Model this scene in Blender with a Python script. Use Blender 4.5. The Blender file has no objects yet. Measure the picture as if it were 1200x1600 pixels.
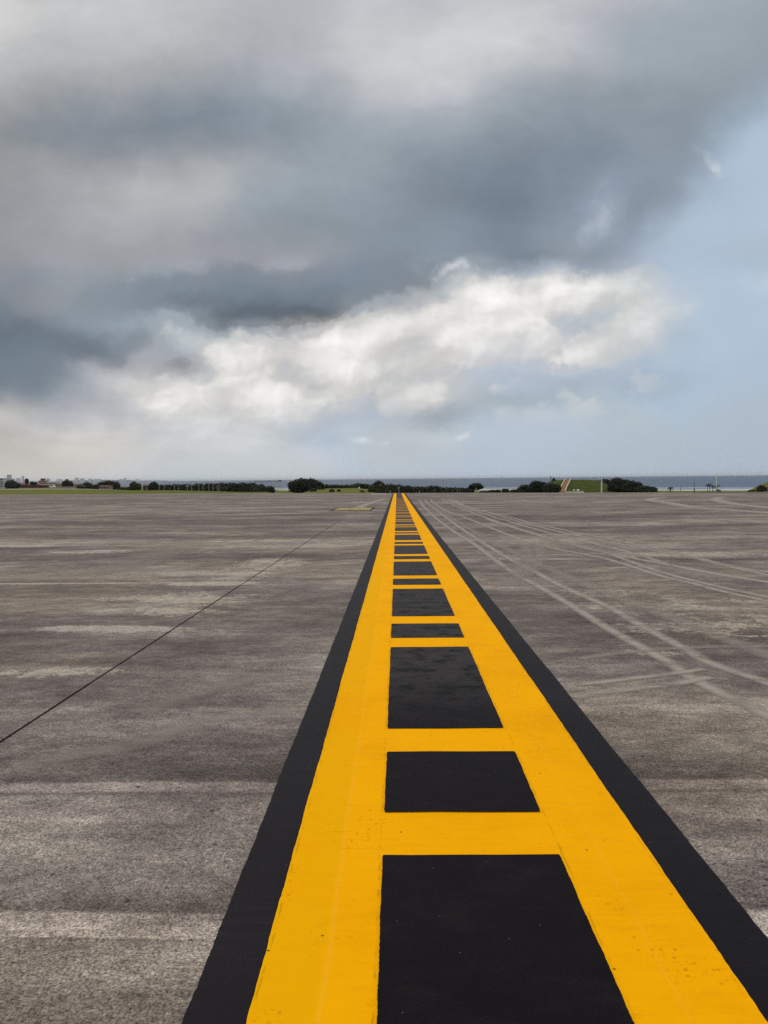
import bpy, bmesh, math, random
import numpy as np
from mathutils import Vector, Matrix
random.seed(7)
R = math.radians
sc = bpy.context.scene
col = sc.collection

# ------------------------------------------------------------------ camera geometry
F = 1203.0                       # focal length in photo pixels (photo is 1200 x 1600)
EYE = 1.2
HAZE = 3.5e-5
SLOPE = 0.006                    # the apron falls gently away from the viewer

def hz(px):                      # sea horizon row at a photo column
    return 747.8 - 0.0097 * (px - 620)

def camdir(px, py):
    return Vector(((px - 600) / F, -(py - 800) / F, -1.0))

_a = camdir(620, hz(620)).normalized()
_b = camdir(1200, hz(1200)).normalized()
_up = _b.cross(_a)
if _up.y < 0: _up = -_up
_up.normalize()
_y = _a
_x = _y.cross(_up).normalized()
M_cw = Matrix((_x, _y, _up))      # rows: world axes in camera space -> camera-to-world

def ray(px, py):                 # world direction through a photo pixel, scaled so that y = 1
    d = M_cw @ camdir(px, py)
    return d / d.y

def gp(px, py):                  # point on the apron plane
    d = ray(px, py)
    t = -EYE / (d.z + SLOPE)
    return Vector((d.x * t, t, -SLOPE * t))

def at(px, py, dist):            # point at forward distance dist
    d = ray(px, py)
    return Vector((d.x * dist, dist, EYE + d.z * dist))

def tan_az(px):
    return ray(px, hz(px)).x

cam_d = bpy.data.cameras.new('camera')
cam = bpy.data.objects.new('camera', cam_d)
col.objects.link(cam)
cam_d.sensor_fit = 'VERTICAL'
cam_d.sensor_height = 36.0
cam_d.lens = 36.0 * F / 1600.0
cam_d.clip_start = 0.05
cam_d.clip_end = 90000
mw = M_cw.to_4x4()
mw.translation = Vector((0, 0, EYE))
cam.matrix_world = mw
sc.camera = cam

# ------------------------------------------------------------------ node helper
def lin(c):
    def f(v):
        v = v / 255.0
        return v / 12.92 if v <= 0.04045 else ((v + 0.055) / 1.055) ** 2.4
    return tuple(f(v) for v in c[:3])

class G:
    """small helper that writes shader maths as expressions"""
    def __init__(s, tree): s.t = tree; s.n = tree.nodes; s.l = tree.links
    def new(s, typ, **kw):
        n = s.n.new(typ)
        for k, v in kw.items(): setattr(n, k, v)
        return n
    def put(s, sock, v):
        if isinstance(v, E): s.l.new(v.s, sock)
        elif isinstance(v, (tuple, list)) and len(v) == 3 and sock.type == 'RGBA': sock.default_value = (*v, 1)
        else: sock.default_value = v
    def math(s, op, *a, clamp=False):
        n = s.new('ShaderNodeMath', operation=op, use_clamp=clamp)
        for i, v in enumerate(a): s.put(n.inputs[i], v)
        return E(s, n.outputs[0])
    def xyz(s, x, y, z=0.0):
        n = s.new('ShaderNodeCombineXYZ')
        for i, v in enumerate((x, y, z)): s.put(n.inputs[i], v)
        return E(s, n.outputs[0])
    def sep(s, v):
        n = s.new('ShaderNodeSeparateXYZ'); s.put(n.inputs[0], v)
        return [E(s, o) for o in n.outputs]
    def noise(s, vec, scale, detail=2.0, rough=0.5, dim='2D', color=False, dist=0.0, typ='FBM', lac=2.0):
        n = s.new('ShaderNodeTexNoise', noise_dimensions=dim)
        n.noise_type = typ
        s.put(n.inputs['Vector'], vec)
        n.inputs['Scale'].default_value = scale; n.inputs['Detail'].default_value = detail
        n.inputs['Roughness'].default_value = rough; n.inputs['Distortion'].default_value = dist
        n.inputs['Lacunarity'].default_value = lac
        return E(s, n.outputs['Color' if color else 'Fac'])
    def voro(s, vec, scale, detail=0.0, rough=0.5, smooth=0.6, feature='SMOOTH_F1', dim='2D', out='Distance', rnd=1.0):
        n = s.new('ShaderNodeTexVoronoi', voronoi_dimensions=dim, feature=feature)
        s.put(n.inputs['Vector'], vec)
        n.inputs['Scale'].default_value = scale; n.inputs['Detail'].default_value = detail
        n.inputs['Roughness'].default_value = rough; n.inputs['Randomness'].default_value = rnd
        if feature == 'SMOOTH_F1': n.inputs['Smoothness'].default_value = smooth
        return E(s, n.outputs[out])
    def ramp(s, fac, stops, interp='LINEAR'):
        n = s.new('ShaderNodeValToRGB')
        cr = n.color_ramp; cr.interpolation = interp
        while len(cr.elements) < len(stops): cr.elements.new(0.5)
        for e, (p, c) in zip(cr.elements, stops):
            e.position = p
            e.color = (c, c, c, 1) if isinstance(c, (int, float)) else (*c[:3], 1)
        s.put(n.inputs[0], fac)
        return E(s, n.outputs[0])
    def mix(s, f, a, b, blend='MIX', clamp=True):
        n = s.new('ShaderNodeMix', data_type='RGBA', blend_type=blend, clamp_factor=clamp)
        s.put(n.inputs[0], f); s.put(n.inputs[6], a); s.put(n.inputs[7], b)
        return E(s, n.outputs[2])
    def smooth(s, lo, hi, v):
        n = s.new('ShaderNodeMapRange', interpolation_type='SMOOTHSTEP')
        s.put(n.inputs[0], v)
        n.inputs[1].default_value = lo; n.inputs[2].default_value = hi
        return E(s, n.outputs[0])
    def lum(s, c):
        n = s.new('ShaderNodeRGBToBW'); s.put(n.inputs[0], c); return E(s, n.outputs[0])
    def vmath(s, op, a, b=None):
        n = s.new('ShaderNodeVectorMath', operation=op)
        s.put(n.inputs[0], a)
        if b is not None: s.put(n.inputs[1], b)
        return E(s, n.outputs['Value' if op in ('LENGTH', 'DOT_PRODUCT', 'DISTANCE') else 'Vector'])
    def scale(s, c, f):
        n = s.new('ShaderNodeVectorMath', operation='SCALE')
        s.put(n.inputs[0], c); s.put(n.inputs['Scale'], f)
        return E(s, n.outputs[0])

class E:
    def __init__(s, g, sock): s.g = g; s.s = sock
    def __add__(s, o): return s.g.math('ADD', s, o)
    def __radd__(s, o): return s.g.math('ADD', o, s)
    def __sub__(s, o): return s.g.math('SUBTRACT', s, o)
    def __rsub__(s, o): return s.g.math('SUBTRACT', o, s)
    def __mul__(s, o): return s.g.math('MULTIPLY', s, o)
    def __rmul__(s, o): return s.g.math('MULTIPLY', o, s)
    def __rtruediv__(s, o): return s.g.math('DIVIDE', o, s)
    def __truediv__(s, o): return s.g.math('DIVIDE', s, o)

# ------------------------------------------------------------------ sky
SUN_EL, SUN_AZ = 52.0, -28.0      # azimuth from +Y, negative = left
EXTRA = dict(w=(1, 0, -1), n=(-2, 0, 2), p=(-2, 0, 6), s=(-11, 0, 9), t=(-8, 1, 5), c=(-12, 0, 15), b=(-18, 1, 19), d=(-13, 1, 15), y=(3, 0, -5), u=(-14, 1, 10))
DECK_ROWS = [      # brightness and tint of the grey cloud deck, photo rows 0..400 step 50, columns 0..1200 step 100
 "215w 203n 198n 193n 184p 183p 193p 190p 200n 192p 182p 172s 168s",
 "203w 190n 190n 186n 178p 183p 202n 205n 206n 190p 172s 168s 162s",
 "185n 176n 172n 170n 172p 182p 202n 205n 195n 175p 168s 165s 160s",
 "165n 158n 153p 150s 155s 165s 186p 187p 172s 162s 158s 155s 160s",
 "145s 141s 139s 140s 148s 155s 168s 162s 150s 148s 150s 157c 192b",
 "148n 158n 162p 163n 163p 162s 158s 146s 136s 143c 152c 172b 192b",
 "150p 163p 177n 184n 168s 160s 152s 138s 130c 146c 150c 184b 194b",
 "150p 161p 168p 167p 158s 152s 148s 143s 132c 154c 150c 188b 195b",
 "149p 159p 158p 159p 157p 157p 145s 149s 139c 154s 170c 191b 188d",
]
DECK_EDGE = {(3, 1150): "157s", (3, 1200): "164c", (4, 1050): "148s", (4, 1100): "152s", (4, 1150): "174b", (4, 1200): "193b", (5, 1050): "150s", (5, 1100): "160c", (5, 1150): "190b",
             (5, 1200): "193b", (5, 950): "144c", (6, 1050): "156c", (6, 1100): "180b", (6, 950): "158c", (7, 950): "168c", (7, 1000): "148c", (7, 1050): "170c", (7, 1100): "192b",
             (8, 950): "150c", (8, 1000): "166c", (8, 1050): "190b", (4, 0): "146n", (4, 50): "142s", (0, 0): "218w", (0, 50): "208w",
             (5, 250): "170n", (5, 350): "172n", (6, 250): "186n", (6, 350): "180n", (3, 150): "152s", (3, 250): "146s", (3, 350): "148s"}
BANK_ROWS = [      # the cumulus bank and the clear strip under it, photo rows 400..750 step 25, columns 0..1200 step 50
 "150p 155p 160p 162p 158n 158p 160p 158p 158p 160p 158p 152c 145s 143s 150s 158s 138c 136c 155s 148c 172c 192b 190b 188d 188d",
 "142p 148s 155s 160p 158s 152s 148s 145s 143s 142s 142s 142c 143s 145s 158s 168c 172c 188c 178c 165c 178c 192b 192b 190b 190b",
 "140s 143p 155p 152s 148s 141s 134s 136s 133s 130s 129s 132s 140s 150s 195t 232w 215n 230w 230w 205t 212t 198c 195b 195b 205c",
 "132s 142p 150s 150s 146s 136s 127s 123s 120s 118s 120s 128s 168t 197n 225w 232w 234w 232w 226w 205t 210n 200c 195b 195b 197b",
 "122s 124s 139s 148s 155s 160s 172s 128s 112s 111s 117s 156s 220n 218w 226w 226w 226n 232w 198c 200t 210n 207t 196b 195b 195b",
 "118s 119s 122s 127s 145s 158s 192t 188t 168c 182n 228w 230w 224w 192p 230w 226n 217p 222n 193c 200t 216n 195c 195b 195b 195b",
 "126s 127s 128s 127s 142s 168p 170c 226w 226w 212n 230w 230w 217n 192p 220w 217p 206c 214p 228w 205t 195c 190b 195b 195b 193b",
 "128s 130s 137s 165p 172n 178n 156s 214n 228w 193p 214n 226n 217n 198p 208n 201c 190c 190c 197c 190c 187b 190b 194b 193b 191b",
 "134s 142s 158s 178p 200n 197n 208n 206n 218w 228w 183t 220w 196n 212n 206p 190t 189c 186c 179c 185c 179d 180d 190b 192b 190b",
 "170n 170n 172p 178p 192n 220w 220w 200n 226w 230w 218n 205n 184c 216y 200t 184t 179u 181u 185u 188u 187b 188b 192b 190d 188d",
 "190y 185n 184p 186p 186n 206n 212n 210n 206n 218n 205n 193c 187c 177c 168c 184c 188u 192d 192d 190u 190u 191b 190d 188d 188d",
 "186y 199y 197y 206y 204y 207n 209n 206n 206n 192t 187c 195c 193t 197t 197t 195d 195d 195d 195d 192u 191u 190u 189d 187d 187d",
 "188y 192y 199y 204y 204y 204n 205n 206n 203t 200n 200c 198c 195t 195t 197t 195c 195d 195d 193d 190u 189u 189u 188d 187d 187d",
 "196y 198y 200y 203y 205n 201n 203t 203n 203t 203n 203n 200c 195t 195t 195c 195c 195d 193d 192u 190u 190u 188d 187d 186d 186d",
 "200y 200y 201y 203n 203n 202t 203t 203t 202t 202t 202t 200c 198c 197c 196c 196c 195d 194d 193d 191u 190d 188d 187d 186d 186d",
]

def build_sky():
    w = bpy.data.worlds.new('World'); sc.world = w
    w.use_nodes = True
    g = G(w.node_tree)
    for n in list(g.n): g.n.remove(n)
    out = g.new('ShaderNodeOutputWorld'); bg = g.new('ShaderNodeBackground')
    g.l.new(bg.outputs[0], out.inputs[0])
    sky = g.new('ShaderNodeTexSky', sky_type='NISHITA')
    sky.sun_disc = False
    sky.sun_elevation = R(SUN_EL); sky.sun_rotation = R(SUN_AZ)
    sky.air_density = 1.0; sky.dust_density = 2.0
    nish = E(g, sky.outputs[0])
    tc = g.new('ShaderNodeTexCoord')
    d = E(g, tc.outputs['Generated'])
    dx, dy, dz = g.sep(d)
    yy = g.math('MAXIMUM', dy, 0.08)
    s = dx / yy
    t = dz / yy
    def s_of(px): return ray(px, 748).x
    def t_of(py): return ray(620, py).z
    s0, s1 = s_of(0), s_of(1200)
    P = g.xyz(s, t * 1.35)
    # turbulence that frays every boundary
    wn = g.noise(P, 11.0, 9.0, 0.62, color=True)
    wx, wy, wz = g.sep(wn)
    wn2 = g.noise(P, 4.0, 3.0, 0.5, color=True)
    vx, vy, vz = g.sep(wn2)
    calm = g.smooth(-0.01, 0.09, t)
    sw = s + (wx - 0.5) * 0.060 + (vx - 0.5) * 0.030
    tw = t + ((wy - 0.5) * 0.048 + (vy - 0.5) * 0.022) * calm
    fu = (sw - s0) / (s1 - s0)

    def knots(f):                # control values whose B-spline passes through the wanted values
        n = len(f); A = np.zeros((n, n))
        for i in range(n):
            for j, w_ in ((i - 1, 1 / 6), (i, 4 / 6), (i + 1, 1 / 6)): A[i, min(max(j, 0), n - 1)] += w_
        return np.linalg.solve(A, f.reshape(n, -1)).reshape(f.shape)
    def grid(rows, py0, step, u, tt, cellfn):
        n = len(rows); tb, ta = t_of(py0), t_of(py0 + step * (n - 1))
        v = (tt - tb) / (ta - tb)
        f = np.array([[cellfn(c) for c in (row.split() if isinstance(row, str) else row)] for row in rows])
        L = f @ np.array([0.2126, 0.7152, 0.0722]); tint = f / L[..., None]
        if f[0, 0, 0] == f[0, 0, 1]: tint = tint * 0 + 1
        L = 0.25 * L + 0.75 * knots(knots(L).T).T
        f = L[..., None] * tint
        acc = None
        for k in range(n):
            rc = g.ramp(u, [(i / (f.shape[1] - 1), tuple(float(q) for q in f[k, i])) for i in range(f.shape[1])], 'B_SPLINE')
            wk = g.lum(g.ramp(v, [(i / (n - 1), 1.0 if i == k else 0.0) for i in range(n)], 'B_SPLINE'))
            term = g.scale(rc, wk)
            acc = term if acc is None else g.vmath('ADD', acc, term)
        return acc
    def cell(c):
        L = int(c[:-1]); o = EXTRA[c[-1]]
        if c[-1] == 's' and L < 150: o = (-12, 0, 12)
        return lin([L + v for v in o])
    def widen(rows, over):       # 13 -> 25 columns, with finer values where the deck's edge is crisp
        out_ = []
        for k, row in enumerate(rows):
            c = [cell(v) for v in row.split()]
            w_ = []
            for i, v in enumerate(c):
                w_.append(v)
                if i < len(c) - 1: w_.append(tuple((p + q) / 2 for p, q in zip(v, c[i + 1])))
            for (r, px), tok in over.items():
                if r == k: w_[px // 50] = cell(tok)
            out_.append(w_)
        return out_
    deckc = grid(widen(DECK_ROWS, DECK_EDGE), 0, 50, fu, tw, lambda c: c)
    bankc = grid(BANK_ROWS, 400, 25, fu, tw, cell)
    up = g.smooth(t_of(412), t_of(388), t)
    base = g.mix(up, bankc, deckc)

    # soft internal structure of the grey deck
    deck = g.smooth(0.16, 0.24, t)
    m1 = g.noise(g.xyz(sw, tw * 1.7), 8.0, 7.0, 0.55)
    blue = g.smooth(0.30, 0.42, s) * 0.8
    base = g.scale(base, 1.0 + (m1 - 0.5) * 0.24 * (0.25 + 0.75 * deck) * (1.0 - blue))

    m2 = g.noise(g.xyz(s + (vx - 0.5) * 0.12, t * 1.8 + (vy - 0.5) * 0.12), 13.0, 8.0, 0.58)
    base = g.scale(base, 1.0 + (m2 - 0.5) * 0.20 * g.smooth(0.25, 0.33, t) * (1.0 - blue))

    # where the white bank meets the dark deck the boundary is crisp and billowed
    def bill(ox, oy):
        q = g.xyz(s + (wz - 0.5) * 0.045 + ox, t * 1.25 + (wx - 0.5) * 0.045 + oy)
        return g.voro(q, 11.0, 3.5, 0.48, 0.5)
    b0 = bill(0.0, 0.0); b1 = bill(-0.006, 0.010)
    Lb = g.lum(base)
    zone = g.smooth(0.055, 0.11, t) * g.smooth(0.30, 0.265, t) * (1.0 - g.smooth(0.26, 0.38, s)) * g.smooth(-0.42, -0.30, s)
    fr = g.noise(P, 20.0, 7.0, 0.6)
    edge_ = g.smooth(0.265, 0.35, Lb + (fr - 0.5) * 0.12 + (0.42 - b0) * 0.06)
    zl = zone * (1.0 - g.smooth(0.05, 0.16, s)) * 0.65
    base = g.mix(zl, base, g.mix(edge_, g.scale(base, g.math('MINIMUM', 0.25 / Lb, 1.0)), g.scale(base, g.math('MAXIMUM', 0.40 / Lb, 1.0))))
    step_ = g.smooth(0.36, 0.51, Lb + (0.42 - b0) * 0.30 + (fr - 0.5) * 0.32)
    darkside = g.scale(base, g.math('MINIMUM', 0.54 / Lb, 1.0))
    lightside = g.mix(0.6, g.scale(base, g.math('MAXIMUM', 0.60 / Lb, 1.05)), g.vmath('MULTIPLY', g.scale(g.xyz(Lb, Lb, Lb), g.math('MAXIMUM', 0.63 / Lb, 1.08)), (1.03, 1.0, 0.935)))
    base = g.mix(zone * 0.85, base, g.mix(step_, darkside, lightside))

    # billows of the bright cumulus: crisp lit rims on the upper left, soft shade below
    bri = g.smooth(0.50, 0.72, g.lum(base)) * g.smooth(0.02, 0.10, t) * g.smooth(0.31, 0.25, t) * (1.0 - g.smooth(0.32, 0.42, s))
    fn = g.noise(P, 26.0, 6.0, 0.6); fn1 = g.noise(g.xyz(s - 0.004, t * 1.35 + 0.006), 26.0, 6.0, 0.6)
    emb = (b1 - b0) * 1.3 + (fn - fn1) * 0.22 + (0.30 - b0) * 0.12
    base = g.scale(base, 1.0 + g.math('MAXIMUM', emb, -0.35) * bri * 0.34)

    lowl = g.noise(g.xyz(s * 0.55 + (wz - 0.5) * 0.05, t * 1.7), 16.0, 6.0, 0.55)
    lz = g.smooth(0.02, 0.05, t) * g.smooth(0.15, 0.09, t) * g.smooth(0.10, -0.20, s)
    base = g.scale(base, 1.0 + (lowl - 0.47) * 0.42 * lz)

    # stray puffs
    puff = None
    for (px, py, rx, ry, st) in ((568, 688, 20, 7, .62), (727, 681, 15, 6, .66), (607, 693, 13, 5, .4), (720, 418, 24, 16, .75), (692, 428, 20, 10, .5),
                                 (1118, 262, 22, 26, .62), (938, 330, 30, 42, .38), (925, 372, 36, 26, .22), (1200, 455, 18, 16, .5), (985, 440, 16, 10, .5), (940, 440, 16, 12, .4), (1140, 445, 16, 12, .25)):
        wk_ = 0.09 if ry > 9 else 0.03
        ax = (s + (wx - 0.5) * wk_ - s_of(px)) / (rx / F)
        ay = (t + (wy - 0.5) * wk_ - t_of(py)) / (ry / F)
        e = g.math('EXPONENT', (ax * ax + ay * ay) * -1.0) * st
        puff = e if puff is None else puff + e
    pa = g.smooth(0.10, 1.05, puff + (fn - 0.5) * 0.7 * g.smooth(0.02, 0.35, puff))
    base = g.mix(pa * 0.75, base, lin((226, 229, 234)))

    # the rest of the dome: thin bright overcast with the clear sky showing through it
    bn = g.noise(d, 2.2, 6.0, 0.55, dim='3D')
    bright = g.mix(g.smooth(0.35, 0.65, bn), (0.50, 0.54, 0.60), (0.92, 0.91, 0.89))
    back = g.mix(g.smooth(0.55, 0.75, bn) * 0.5, bright, g.scale(nish, 0.1))
    front = g.smooth(0.35, 0.68, dy)
    final = g.mix(front, back, base)
    g.put(bg.inputs[0], g.scale(final, 10.0))
    bg.inputs[1].default_value = 0.1
build_sky()

sun_d = bpy.data.lights.new('sun', 'SUN'); sun = bpy.data.objects.new('sun', sun_d); col.objects.link(sun)
sun_d.energy = 0.95; sun_d.angle = R(14); sun_d.color = (1.0, 0.95, 0.88)
_sd = Vector((math.sin(R(SUN_AZ)) * math.cos(R(SUN_EL)), math.cos(R(SUN_AZ)) * math.cos(R(SUN_EL)), math.sin(R(SUN_EL))))
sun.rotation_euler = _sd.to_track_quat('Z', 'Y').to_euler()
sun.location = (0, 0, 60)

sc.view_settings.view_transform = 'Standard'
sc.view_settings.look = 'None'
sc.view_settings.exposure = 0.0
sc.view_settings.gamma = 1.0

# ------------------------------------------------------------------ materials
MATS = {}
def new_mat(name):
    m = bpy.data.materials.new(name); m.use_nodes = True
    g = G(m.node_tree)
    for n in list(g.n): g.n.remove(n)
    out = g.new('ShaderNodeOutputMaterial'); b = g.new('ShaderNodeBsdfPrincipled')
    g.l.new(b.outputs[0], out.inputs[0])
    g.b = b; g.out = out
    MATS[name] = m
    return m, g

def plain(name, c, var=0.25, scale=3.0, rough=0.8, spec=0.3, metal=0.0):
    m, g = new_mat(name)
    geo = g.new('ShaderNodeNewGeometry')
    p = E(g, geo.outputs['Position'])
    n = g.noise(p, scale, 5.0, 0.6, dim='3D')
    c2 = tuple(v * (1 - var) for v in c); c3 = tuple(min(1, v * (1 + var)) for v in c)
    g.put(g.b.inputs['Base Color'], g.mix(n, c2, c3))
    g.b.inputs['Roughness'].default_value = rough
    g.b.inputs['Specular IOR Level'].default_value = spec
    g.b.inputs['Metallic'].default_value = metal
    return m

def mat_concrete():
    m, g = new_mat('apron_concrete')
    geo = g.new('ShaderNodeNewGeometry')
    p = E(g, geo.outputs['Position'])
    x, y, z = g.sep(p)
    # wear streaks lying across the apron
    wob = g.noise(g.xyz(x, y), 0.35, 3.0, 0.5)
    yw = y + (wob - 0.5) * 0.5
    st1 = g.noise(g.xyz(x * 0.30, yw * 2.1), 1.0, 8.0, 0.62)
    st2 = g.noise(g.xyz(x * 0.09 + 7.3, yw * 0.42), 1.0, 8.0, 0.66)
    st3 = g.noise(g.xyz(x * 0.05 + 3.1, y * 0.10), 1.0, 7.0, 0.66)
    pat = g.noise(g.xyz(x + 11.0, y), 0.45, 6.0, 0.6)
    fine = g.noise(g.xyz(x * 1.0, y * 1.9), 1.6, 12.0, 0.84)
    v = 0.5 + (st1 - 0.5) * 0.45 + (st2 - 0.5) * 0.95 + (st3 - 0.5) * 0.75 + (pat - 0.5) * 0.75 + (fine - 0.5) * 1.5
    c = g.ramp(v, [(0.10, (0.080, 0.066, 0.061)), (0.42, (0.148, 0.126, 0.114)), (0.62, (0.222, 0.194, 0.170)), (0.9, (0.37, 0.335, 0.285))])
    # paver passes near the viewer: sharp pale and dark lanes lying across
    ny = y + (g.noise(g.xyz(x * 0.5, y * 0.2), 1.0, 3.0, 0.5) - 0.5) * 0.10 + (g.noise(g.xyz(x, y), 14.0, 3.0, 0.6) - 0.5) * 0.012
    def Y(py): return gp(400, py).y
    span = 2.5
    stp = [(1.6, .50), (Y(1545), .50), (Y(1540), .54), (Y(1466), .55), (Y(1463), .43), (Y(1460), .74), (Y(1423), .71), (Y(1420), .38), (Y(1385), .50), (Y(1283), .52),
           (Y(1279), .62), (Y(1243), .58), (Y(1238), .42), (Y(1234), .62), (Y(1223), .66), (Y(1219), .38), (Y(1195), .40), (Y(1150), .48), (Y(1118), .55), (Y(1100), .54), (Y(1095), .46), (4.09, .5)]
    stp = [((q - 1.6) / span, val) for q, val in stp]
    band = g.lum(g.ramp((ny - 1.6) / span, stp))
    c = g.scale(c, 1.0 + (band - 0.5) * 3.0)
    # scuffed pale patches
    blob = None
    for (px, py, ax, ay, k) in ((320, 913, .55, .10, 1.1), (285, 935, .95, .45, .75), (262, 955, .8, .3, .7), (225, 985, .9, .22, .6), (150, 981, .45, .14, .75),
                                (105, 1050, .5, .17, .9), (140, 862, 1.1, .5, .8), (30, 853, 1.3, .4, .9), (420, 880, .7, 1.1, .7), (365, 905, .5, .9, .5), (430, 845, 2.0, .6, .6),
                                (90, 905, 1.6, .25, .35), (60, 912, 3.0, .08, .8), (1060, 945, 1.6, .9, .45), (1150, 985, 1.0, .5, .5), (930, 925, .9, .3, .4), (905, 835, 1.0, .3, .6), (1000, 865, 2, .4, .4),
                                (560, 785, 1.2, 5.0, .5), (1100, 868, 1.6, .6, .5), (1030, 1015, .6, .3, .4), (1000, 820, 3, .7, .5), (170, 800, 3, 1.0, .4), (80, 1150, .5, .12, .3)):
        q = gp(px, py)
        a1 = (x - q.x) / ax; a2 = (y - q.y) / ay
        e = g.math('EXPONENT', (a1 * a1 + a2 * a2) * -1.0) * k
        blob = e if blob is None else blob + e
    brk = 0.5 + (g.noise(g.xyz(x * 1.1, y * 1.3), 11.0, 7.0, 0.85) - 0.5) * 0.9 + (g.noise(g.xyz(x, y * 1.4), 1.7, 4.0, 0.7) - 0.5) * 0.7
    pf = g.smooth(0.36, 0.66, blob * 0.95 + (brk - 0.5) * 1.9 * g.smooth(0.03, 0.35, blob))
    c = g.mix(pf * 0.8, c, (0.43, 0.395, 0.33))
    # tint drifts between brown and violet grey
    hue = g.noise(g.xyz(x * 0.7 + 2.0, y), 0.55, 5.0, 0.6)
    c = g.mix(1.0, c, g.mix(g.smooth(0.38, 0.62, hue), (0.985, 0.945, 0.945), (1.03, 0.965, 0.885)), 'MULTIPLY')
    # aggregate grain
    gr3 = g.noise(g.xyz(x, y * 1.5), 9.0, 6.0, 0.92)
    gr4 = g.noise(g.xyz(x + 9.0, y * 1.2), 42.0, 3.0, 0.8)
    c = g.scale(c, g.math('MAXIMUM', 1.0 + (gr3 - 0.5) * 1.7 + (gr4 - 0.5) * 1.2, 0.3))
    gr = g.noise(g.xyz(x, y), 125.0, 3.0, 0.8)
    gr2 = g.noise(g.xyz(x + 5, y), 62.0, 2.0, 0.6)
    vc = g.voro(g.xyz(x, y), 120.0, feature='F1', out='Color')
    sp = g.smooth(0.80, 0.98, g.lum(vc))
    c = g.scale(c, g.math('MAXIMUM', 1.0 + (gr - 0.5) * 3.6 + (gr2 - 0.5) * 1.0, 0.2))
    c = g.mix(sp * 0.22, c, (0.36, 0.34, 0.31))
    # little dark pits
    vd = g.voro(g.xyz(x, y), 2.3, feature='F1')
    pit = g.smooth(0.026, 0.010, vd + (g.noise(g.xyz(x, y), 60.0, 2.0, .5) - .5) * 0.03)
    c = g.mix(pit * 0.85, c, (0.03, 0.03, 0.03))
    g.put(g.b.inputs['Base Color'], c)
    g.b.inputs['Roughness'].default_value = 0.85
    g.b.inputs['Specular IOR Level'].default_value = 0.10
    bp = g.new('ShaderNodeBump'); bp.inputs['Strength'].default_value = 0.5; bp.inputs['Distance'].default_value = 0.004
    g.put(bp.inputs['Height'], gr); g.l.new(bp.outputs[0], g.b.inputs['Normal'])
    return m

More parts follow.
